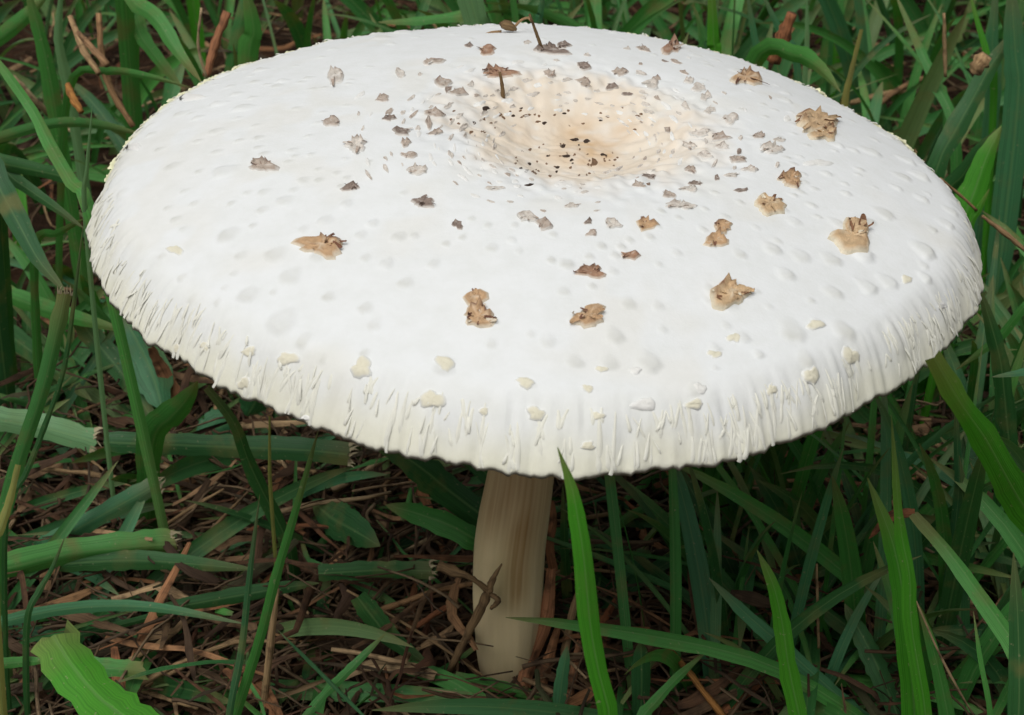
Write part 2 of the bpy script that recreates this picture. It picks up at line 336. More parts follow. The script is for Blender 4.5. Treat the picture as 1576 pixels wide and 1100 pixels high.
# stem from its two outlines
rows = [(716, 752, 854), (740, 747, 852), (790, 737, 846), (840, 729, 840), (880, 727, 838), (920, 727, 836), (960, 730, 832), (1000, 733, 826), (1030, 738, 820), (1045, 744, 814)]
sc_, sr_ = [], []
for y, xl, xr in rows:
    t = (1030 - y) / 640; p = at_y((xl + xr) / 2, y, .0045 * t); sc_.append(p); sr_.append((xr - xl) / 2 * np.dot(p - CAM, FW) / F)
sc_.insert(0, np.array([.0080, .0042, .1440])); sr_.insert(0, sr_[0] * 1.12); sc_.insert(1, np.array([.0075, .004, .125])); sr_.insert(1, sr_[1] * 1.02)
sc_.append(sc_[-1] + np.array([-.0005, 0, -.014])); sr_.append(sr_[-1] * .95)
zz_ = np.linspace(sc_[0][2], sc_[-1][2], 160); o_ = np.argsort([p[2] for p in sc_]); zs_ = np.array(sc_)[o_]
ker = np.exp(-np.linspace(-2, 2, 13) ** 2); ker /= ker.sum(); smo = lambda v: np.convolve(np.pad(v, 6, mode='edge'), ker, 'valid')
SP = np.stack([smo(np.interp(zz_, zs_[:, 2], zs_[:, 0])), smo(np.interp(zz_, zs_[:, 2], zs_[:, 1])), zz_], 1); SR = smo(np.interp(zz_, zs_[:, 2], np.array(sr_)[o_])); K = 128; tha = np.linspace(0, 2 * math.pi, K, endpoint=False)
TT, ZZ = np.meshgrid(tha, SP[:, 2], indexing='xy')
cy_ = np.cos(TT); sy_ = np.sin(TT)
rr = SR[:, None] * (1 + .05 * (vnoise(cy_ * 1.5 + 9, ZZ * 60 + sy_, 31) - .5) + .02 * (vnoise(TT * 4.934, ZZ * 25, 32) - .5) + .006 * (vnoise(TT * 20.37, ZZ * 40, 33) - .5))
SV = np.stack([SP[:, 0:1] + rr * cy_, SP[:, 1:2] + rr * sy_, ZZ + 0 * TT], -1)
stc = np.ones(SV.shape) * np.array([.74, .60, .35])
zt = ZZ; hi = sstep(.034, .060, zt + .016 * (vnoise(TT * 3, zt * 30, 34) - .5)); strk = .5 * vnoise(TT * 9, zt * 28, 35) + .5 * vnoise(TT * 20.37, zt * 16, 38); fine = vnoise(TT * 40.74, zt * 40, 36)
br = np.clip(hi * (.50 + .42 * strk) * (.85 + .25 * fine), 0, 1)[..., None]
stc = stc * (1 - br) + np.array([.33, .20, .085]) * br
mm = np.clip(sstep(.022, .036, zt) * (1 - sstep(.05, .06, zt)) * np.exp(-((TT - 4.95) / .35) ** 2) * (.4 + 1.2 * fine), 0, 1)[..., None]
stc = stc * (1 - mm * .8) + np.array([.30, .165, .055]) * mm * .8
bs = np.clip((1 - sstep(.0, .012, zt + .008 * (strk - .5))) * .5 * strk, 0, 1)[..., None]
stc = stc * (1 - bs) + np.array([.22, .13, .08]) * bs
ol = (sstep(.018, .04, zt) * (1 - hi) * vnoise(TT * 2 + 4, zt * 30, 37) * .5)[..., None]
stc = stc * (1 - ol) + np.array([.42, .35, .16]) * ol
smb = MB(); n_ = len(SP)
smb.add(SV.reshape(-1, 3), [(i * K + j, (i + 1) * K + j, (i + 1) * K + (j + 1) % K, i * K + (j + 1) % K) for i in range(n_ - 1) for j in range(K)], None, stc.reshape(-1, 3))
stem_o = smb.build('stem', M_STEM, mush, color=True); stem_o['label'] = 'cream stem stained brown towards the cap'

# ------------------------------------------------------------------ scales on the cap
PAL = {  # body, lifted tips, lower edge
 'T': ((.60, .39, .22), (.17, .08, .05), (.79, .69, .54)), 'L': ((.68, .48, .28), (.24, .12, .065), (.80, .71, .54)),
 'B': ((.42, .25, .16), (.15, .075, .05), (.72, .62, .52)), 'G': ((.52, .43, .355), (.27, .19, .15), (.78, .745, .69)),
 'D': ((.29, .225, .185), (.13, .09, .07), (.74, .69, .63)), 'P': ((.72, .66, .585), (.46, .365, .295), (.79, .775, .73)),
 'C': ((.74, .70, .55), (.72, .67, .50), (.76, .735, .63)), 'W': ((.79, .78, .74), (.70, .66, .58), (.80, .79, .76))}
def flake(px, py, w, h, kind, seed, lift=1., name='scale', phi=0.):
    r = np.random.RandomState(seed); n = 9 if w < 18 else (14 if w < 40 else 22)
    c0, nn = hit(px, py)
    if c0 is None: return None
    mb = MB(); mm_px = np.dot(c0 - CAM, FW) / F            # metres per photo pixel here
    th = (np.arange(n) + r.uniform(-.3, .3, n)) / n * 2 * math.pi; soft = kind in 'CW'
    p1, p2, p3, seg = r.uniform(0, 6.28, 4)
    rad = .9 + .17 * np.cos(2 * th + p1) + .13 * np.cos(3 * th + p2) + .08 * np.cos(5 * th + p3) + (r.rand(n) - .5) * (.12 if soft else .34)
    pal = [np.array(q) for q in PAL[kind]]; size = math.sqrt(w * h) * mm_px; up = -np.sin(th)      # up: +1 on the flake's far side
    thick = size * r.uniform(.07, .15) * lift; bite = r.rand() < .6 and not soft and w > 20; V, Cv = [], []
    for q, f in enumerate([0., .30, .56, .76, .96, 1.06]):
        for i in range(n if q else 1):
            k = f * rad[i]
            if bite: k *= 1 - .38 * max(0, math.cos(th[i] - seg)) ** 4 * (q > 1)
            ex = k * math.cos(th[i]) * w / 2; ey = k * math.sin(th[i]) * h / 2; x = px + ex * math.cos(phi) - ey * math.sin(phi); y = py + ex * math.sin(phi) + ey * math.cos(phi)
            c, nv = hit(x, y)
            if c is None: c, nv = c0 + (x - px) * mm_px * RT, nn
            cur = max(0, .55 * up[i] + .55 * math.cos(th[i] - seg + 2.2)); j = r.rand()
            if soft: off = size * (.13, .12, .12, .09, .03, -.04)[q] * (.6 + .8 * j if q < 4 else 1); cc = pal[0] * (.96 + .06 * j) if q < 3 else (.5 * pal[0] + .5 * pal[2] if q == 3 else np.array([.775, .78, .75]))
            elif q < 3: off = thick * (.7 + .8 * j) + (q == 2) * size * .12 * cur * lift; t = .55 * max(0, j - .55) / .45; cc = (pal[0] * (1 - t) + pal[1 if i % 3 else 2] * t) * r.uniform(.9, 1.1)
            elif q == 3: off = thick * (.9 + .5 * j) + size * lift * (.30 if i % 2 else .12) * cur * (.4 + 1.1 * j); t = min(1, (.15 + 1.1 * cur) * r.uniform(0, 1.3)); cc = pal[0] * (1 - t) + pal[1] * t
            elif q == 4: off = thick * .45 + size * lift * .08 * cur * j; t = min(1, cur * j * 1.3); cc = pal[2] * (1 - t) + (.6 * pal[0] + .4 * pal[1]) * t
            else: off = -.0003; cc = pal[2]
            V.append(c + nv * off); Cv.append(np.clip(cc, 0, .8))
    f = [(0, 1 + i, 1 + (i + 1) % n) for i in range(n)]
    for q in range(4):
        a = 1 + q * n; f += [(a + i, a + n + i, a + n + (i + 1) % n, a + (i + 1) % n) for i in range(n)]
    mb.add(np.array(V), f, None, np.array(Cv))
    if not soft and w > 20:                                # torn fibres curling up out of the crust
        VV = np.array(V)
        for j in range(r.randint(2, 5) if w < 40 else r.randint(5, 9)):
            i = r.randint(n); b0 = VV[1 + r.randint(2) * n + i]; e0 = VV[1 + 3 * n + (i + r.randint(-1, 2)) % n]; d = (e0 - b0) * r.uniform(.6, 1.5)
            P = spline([b0, b0 + d * .5 + nn * size * .06, b0 + d * .95 + nn * size * r.uniform(.05, .14), b0 + d * r.uniform(.7, 1.1) + nn * size * r.uniform(.06, .20)], 7)
            cl = pal[1] * r.uniform(.8, 1.3) if r.rand() < .45 else (pal[0] * r.uniform(.7, 1.1) if r.rand() < .6 else pal[2])
            ribbon(mb, P, size * r.uniform(.10, .24) * np.linspace(1, .25, 7), np.tile(np.cross(nrm(d), nn) + r.uniform(-.4, .4, 3), (7, 1)), .3, 2, seed=j, color=cl)
    return mb.build(name, M_FLAKE if not soft else M_CAP, cap_o, color=True)
BIG = [(495,380,74,38,'T'),(730,460,38,40,'T'),(737,488,58,34,'T'),(905,488,64,36,'T'),(910,420,52,20,'B'),(1125,453,70,46,'L'),(1310,366,70,54,'L'),(1112,350,36,20,'T'),(1102,371,36,28,'T'),(1184,316,46,34,'L'),(1216,277,44,22,'T'),(1255,190,66,36,'L'),(1268,208,44,26,'L'),(1148,122,50,22,'T'),(1033,75,28,26,'B'),(995,347,30,24,'T'),(970,394,28,16,'B'),
 (812,334,32,22,'P'),(836,347,30,20,'G'),(404,257,48,22,'G'),(548,225,40,20,'P'),(512,189,32,14,'G'),(516,118,26,32,'P'),(540,289,38,12,'D'),(652,312,42,16,'D'),(705,346,18,16,'D'),(665,95,36,12,'G'),(616,114,20,14,'P'),(590,152,24,11,'G'),(598,183,24,10,'D'),(617,203,34,11,'D'),(625,222,22,10,'G'),(628,240,30,12,'G'),(645,263,44,12,'P'),
 (748,78,32,18,'B'),(722,70,16,8,'D'),(772,113,54,16,'B'),(852,78,58,16,'D'),(868,70,30,12,'D'),(682,128,26,18,'G'),(704,143,30,14,'G'),(690,137,12,14,'D'),(897,103,26,12,'D'),(845,115,22,13,'G'),(898,127,28,15,'G'),(941,134,20,14,'D'),(955,113,28,11,'G'),(967,145,18,8,'D'),(1003,130,30,16,'P'),(1010,122,14,8,'G'),
 (1122,184,34,18,'P'),(1110,212,34,12,'G'),(1112,226,26,10,'P'),(1168,210,26,9,'G'),(1188,231,42,13,'P'),(1135,246,34,13,'G'),(1152,262,30,9,'P'),(1140,293,20,7,'D'),(1258,251,44,12,'W'),(1103,274,9,12,'D'),(1050,316,44,16,'P'),(1030,300,26,12,'G'),(910,359,22,11,'G'),(943,347,28,15,'P'),(905,342,14,8,'D'),(985,285,24,10,'G'),(880,317,26,8,'P'),(1000,272,22,10,'D'),(1064,262,26,9,'G'),(1072,282,24,9,'D'),
 (668,175,34,14,'G'),(660,190,12,24,'G'),(672,205,26,8,'G'),(1075,135,26,14,'P'),(1060,125,18,10,'P'),(1092,170,22,12,'P'),(1085,150,20,12,'P'),(1078,205,30,14,'P'),(1062,225,24,12,'P'),(1085,240,28,12,'P'),(760,290,34,8,'P'),(1060,292,30,10,'P'),(1125,270,22,8,'P'),(1200,216,18,7,'P')]
for i, (x, y, w_, h_, k) in enumerate(BIG): flake(x, y, w_, h_, k, 100 + i)
PALE = [(557,566,40,34),(685,559,36,24),(665,615,42,36),(809,589,32,20),(825,636,34,24),(992,623,38,28),(920,640,24,16),(443,552,36,26),(384,541,28,18),(1248,578,26,34),(1187,600,18,22),(1077,598,22,22),(1068,622,34,18),(1308,548,30,34),(905,598,18,16),(745,633,14,18),(926,568,22,12),(977,570,22,12),(905,686,30,14),(375,590,22,26),(316,533,18,18),(270,385,30,16),(272,535,12,20),(1450,470,16,16),(1395,430,22,14),(1255,500,30,18),(1130,520,24,18),(1100,545,26,14)]
for i, (x, y, w_, h_) in enumerate(PALE): flake(x, y, w_, h_, 'C' if i % 6 != 5 else 'W', 300 + i, name='wart')
for i, (x, y, w_, h_) in enumerate([(348,106,24,14),(294,146,38,14),(205,222,30,12),(470,640,26,12)]): flake(x, y + 4, w_, h_, 'W', 350 + i, 1.5, 'wart')
r4 = random.Random(11); placed = [(b[0], b[1], b[2], b[3]) for b in BIG]; cnt = 0
for i in range(4000):
    a = r4.uniform(0, 6.283); q = r4.uniform(.52, 1.35) if r4.random() < .8 else r4.uniform(1.2, 1.75)
    x = 872 + 205 * q * math.cos(a); y = 228 + 92 * q * math.sin(a) - 4 * q
    if math.sin(a) > .35 and (q > 1.12 or r4.random() < .55): continue
    w_ = r4.uniform(8, 19) * (1.15 if q > .8 else .8); h_ = w_ * r4.uniform(.28, .5); ph = math.atan2(92 * math.cos(a), -205 * math.sin(a))
    if abs(math.cos(ph)) < .6: w_ *= .75; h_ *= 1.1
    if any(abs(x - b[0]) < (w_ + b[2]) * .52 and abs(y - b[1]) < (h_ + b[3]) * .55 for b in placed): continue
    placed.append((x, y, w_, h_)); k = r4.choices('PGDW', [.52, .14, .05, .29] if q > .8 else [.45, .06, .02, .47])[0]
    flake(x, y, w_, h_, k, 1000 + i, .9, phi=ph); cnt += 1
    if cnt >= 205: break
SPK = [(747,167,13,10),(838,189,8,6),(885,215,13,7),(903,217,13,7),(866,225,10,7),(810,263,8,6),(815,252,6,5),(802,259,5,5),(815,284,16,5),(858,257,7,5),(872,240,12,6),(880,246,8,5),(843,240,5,4),(915,250,14,12),(928,238,10,5),(730,189,7,5),(745,183,6,5),(725,203,8,5),(790,178,7,5),(808,178,10,4),(828,187,10,4),(744,203,10,5),(706,190,6,4),(998,283,10,5),(770,176,7,6)]
r5 = random.Random(5)
for i in range(46):
    a = r5.uniform(0, 6.28); q = math.sqrt(r5.random()); SPK.append((868 + 85 * q * math.cos(a), 246 + 26 * q * math.sin(a), r5.uniform(3, 6), r5.uniform(2.5, 4)))
for i in range(26): SPK.append((r5.uniform(690, 990), r5.uniform(165, 200), r5.uniform(4, 7), r5.uniform(3, 4.5)))
PAL['K'] = ((.055, .035, .025), (.04, .025, .02), (.07, .045, .03)); PAL['N'] = ((.22, .13, .075), (.15, .085, .05), (.3, .2, .12))
for i, (x, y, w_, h_) in enumerate(SPK):
    flake(x, y, w_, h_, 'K' if (i < 16 and i not in (13,)) or i % 9 == 0 else 'N', 2000 + i, .5, 'dark_speck')

# ragged rim: hanging shreds (each its own piece), the finest ones in one mass
def shred(mb, a, s0, s1, wd, flare, seed, fork=False, colr=(.785, .775, .68), spread=.35):
    r = np.random.RandomState(seed); n = 7; t = np.linspace(0, 1, n); s = s0 + (s1 - s0) * t
    for br_ in ((0,) if not fork else (-1, 1)):
        aa = a + (r.rand() - .5) * .03 * t + br_ * .011 * (1 - t) ** 1.5 * (1 if s0 < s1 else 1)
        q = cap_surf(np.minimum(s, 1.), aa)
        out = np.stack([np.cos(aa), np.sin(aa), 0 * aa], -1); over = np.maximum(s - 1, 0)[:, None] * .1
        q = q + out * over * spread + np.array([0, 0, -1.]) * over * (1.06 - spread)
        q = q + (out * .7 + np.array([0, 0, .7])) * (.00010 + flare * np.sin(t * math.pi * .62) ** 2)[:, None]
        q[0] -= np.array([0, 0, .0003]); q[-1] -= out[-1] * .0002; P = to_world(q)
        W = wd * np.interp(t, [0, .25, .7, 1], [.2, .55, 1, .8]) * (1 + .3 * (r.rand(n) - .5))
        side = np.stack([-np.sin(aa), np.cos(aa), 0 * aa], -1) @ TM
        ribbon(mb, P, W, side, .32, 2, color=np.array(colr) * r.uniform(.95, 1.02))
rs = random.Random(21)
for i in range(190):
    fa = rs.random()
    a = rs.uniform(math.pi * 1.02, math.pi * 1.98) if fa < .74 else rs.uniform(0, 2 * math.pi)
    s0 = rs.uniform(.935, .98); mb = MB(); shred(mb, a, s0, min(s0 + rs.uniform(.02, .05), 1.002) if rs.random() < .9 else rs.uniform(1.005, 1.02), rs.uniform(.0004, .0012), rs.uniform(.0, .0001), i, rs.random() < .45)
    mb.build('fringe_shred', M_CAP, cap_o, color=True)
mb = MB()
for i in range(420):
    a = rs.uniform(0, 2 * math.pi); s0 = rs.uniform(.94, .985); shred(mb, a, s0, min(s0 + rs.uniform(.012, .03), rs.uniform(.995, 1.012)), rs.uniform(.0003, .0008), rs.uniform(.0, .0004), 5000 + i)
for i in range(520):                                      # small yellowish teeth standing out round the rim
    a = rs.uniform(.05, math.pi - .05); s0 = rs.uniform(.975, .988); shred(mb, a, s0, rs.uniform(1., 1.014), rs.uniform(.0009, .0022), 0, 9000 + i, colr=(.80, .79, .52), spread=.9)
fo = mb.build('rim_fringe', M_CAP, cap_o, color=True); fo['kind'] = 'stuff'

# ------------------------------------------------------------------ small dry things lying on the cap
def on_cap_stalk(name, base, pts, r0, label, mat):
    c, n = hit(*base); y0 = c[1]; P = [c - n * .0006] + [at_y(x, y, y0 + dy) for x, y, dy in pts]
    mb = MB(); P = spline(P, 10); tube(mb, P, np.linspace(r0, r0 * .55, 10), 6, 3, .4)
    tag(mb.build(name, mat, origin=c), label, 'stalk')
on_cap_stalk('dry_stalk', (836, 76), [(826, 52, -.002), (815, 22, -.004)], .00055, 'thin dark stalk standing upright on the cap near the seed husk', D['twig'])
on_cap_stalk('dry_splinter', (776, 150), [(773, 132, .0), (769, 111, .0)], .0006, 'short dark splinter stuck upright at the edge of the hollow', D['twig'])
hc, hn = hit(782, 50); hc = hc + hn * .0016
hk = tag(empty('seed_husk', hc), 'tiny tan seed husk with bent stalks caught on the rim of the cap', 'seed')
mb = MB(); tube(mb, np.array([hc + np.array([-.0022, 0, .0008]), hc + np.array([-.0012, 0, .0006]), hc, hc + np.array([.0014, 0, -.0006]), hc + np.array([.0022, 0, -.001])]), [.0003, .0011, .0014, .0010, .0003], 8, 1, .5); mb.build('body', D['twig'], hk)
for pts in ([(790, 44), (800, 32), (812, 27), (818, 32)], [(772, 48), (755, 50), (740, 56)]):
    P = spline([at_y(x, y, hc[1]) for x, y in pts], 8); mb = MB(); tube(mb, P, np.full(8, .00035), 5); mb.build('stalk', D['straw'], hk)

# ------------------------------------------------------------------ grass blades traced one by one
def place(pts, mode, ext=True):
    """photo points (base first) -> 3-D: 'z' heights above ground along the blade, 'y' a standing blade's distance"""
    kind, a, b = mode; n = len(pts); P = []
    for i, (x, y) in enumerate(pts):
        t = i / (n - 1)
        if kind == 'z': P.append(at_z(x, y, a + (b - a) * t))
        else:
            p = at_y(x, y, a + (b - a) * t)
            if p[2] < .003: p = at_z(x, y, .003)
            P.append(p)
    P = np.array(P)
    if P[0][2] > .012 and kind == 'y' and ext:                      # carry the base down to the soil
        d = nrm(P[0] - P[1]); g = P[0].copy(); g[2] = -.004; g[:2] += d[:2] * min(.03, P[0][2] * .25)
        P = np.vstack([g, (g * .5 + P[0] * .5) + np.array([d[0], d[1], 0]) * .002, P])
    return P
PROF = {'p': ([0, .2, .55, .8, .93, 1], [.7, .95, 1, .75, .4, .04]), 'c': ([0, .3, 1], [.85, 1, .97]), 'l': ([0, .12, .4, .7, .9, 1], [.12, .55, 1, .85, .4, .03]), 's': ([0, .5, 1], [.9, 1, .5])}
BL = []
def blade(label, colr, tip, w, mode, pts, roll=0., group=None, name='grass_blade', cat='grass', fold=.18, wav=.03):
    P = place(pts, mode, colr not in D); n = 22; P = spline(P, n)
    P[:, 2] = np.maximum(P[:, 2], -.004)
    v = nrm(P - CAM); T = nrm(np.gradient(P, axis=0)); side = nrm(np.cross(T, v))
    c, s = math.cos(roll), math.sin(roll); side = side * c + np.cross(T, side) * s
    dep = (P - CAM) @ FW; W = w * dep / F * np.interp(np.linspace(0, 1, n), *PROF[tip]) / max(.35, abs(c))
    seed = len(BL); mb = MB(); W = W * (1 + .06 * np.random.RandomState(seed).randn(n))
    mat = G.get(colr) or D[colr]
    if 'torn edge' in label:
        for j in range(n):
            if 8 < j: W[j] *= (1.06, .90, 1.02, .84)[j % 4]
    ribbon(mb, P, W, side, fold, 4, tipjag=W[-1] * (.8 if 'torn' in label else .5) if tip == 'c' else 0, seed=seed, wav=wav)
    o = mb.build(name, mat, origin=P[0]); tag(o, label, cat, group); BL.append(o)
    if tip == 'c' and colr in G and 'torn' not in label:
        fm = MB(); r = np.random.RandomState(seed)
        for j in range(9):
            u = -.46 + .115 * j + r.uniform(-.05, .05); b0 = P[-1] + side[-1] * u * W[-1] - T[-1] * W[-1] * .25
            e = b0 + T[-1] * W[-1] * r.uniform(.15, .55) + side[-1] * W[-1] * r.uniform(-.2, .2) + np.array([0, 0, 1]) * W[-1] * r.uniform(-.1, .3)
            ribbon(fm, spline([b0, (b0 + e) / 2 + np.array([0, 0, .0003]), e], 5), np.linspace(1, .15, 5) * W[-1] * .13, np.tile(side[-1], (5, 1)), .2, 2)
        fm.build('frayed_tip', D['fray'], o)
    return o
Z = lambda a, b=None: ('z', a, a if b is None else b)
Y = lambda a, b=None: ('y', a, a if b is None else b)
gB, gU, gR, gF = 'lawn grass blades behind the mushroom', 'grass blades in the shade under the cap', 'grass blades clumped beside the stem', 'grass blades standing in front of the mushroom'
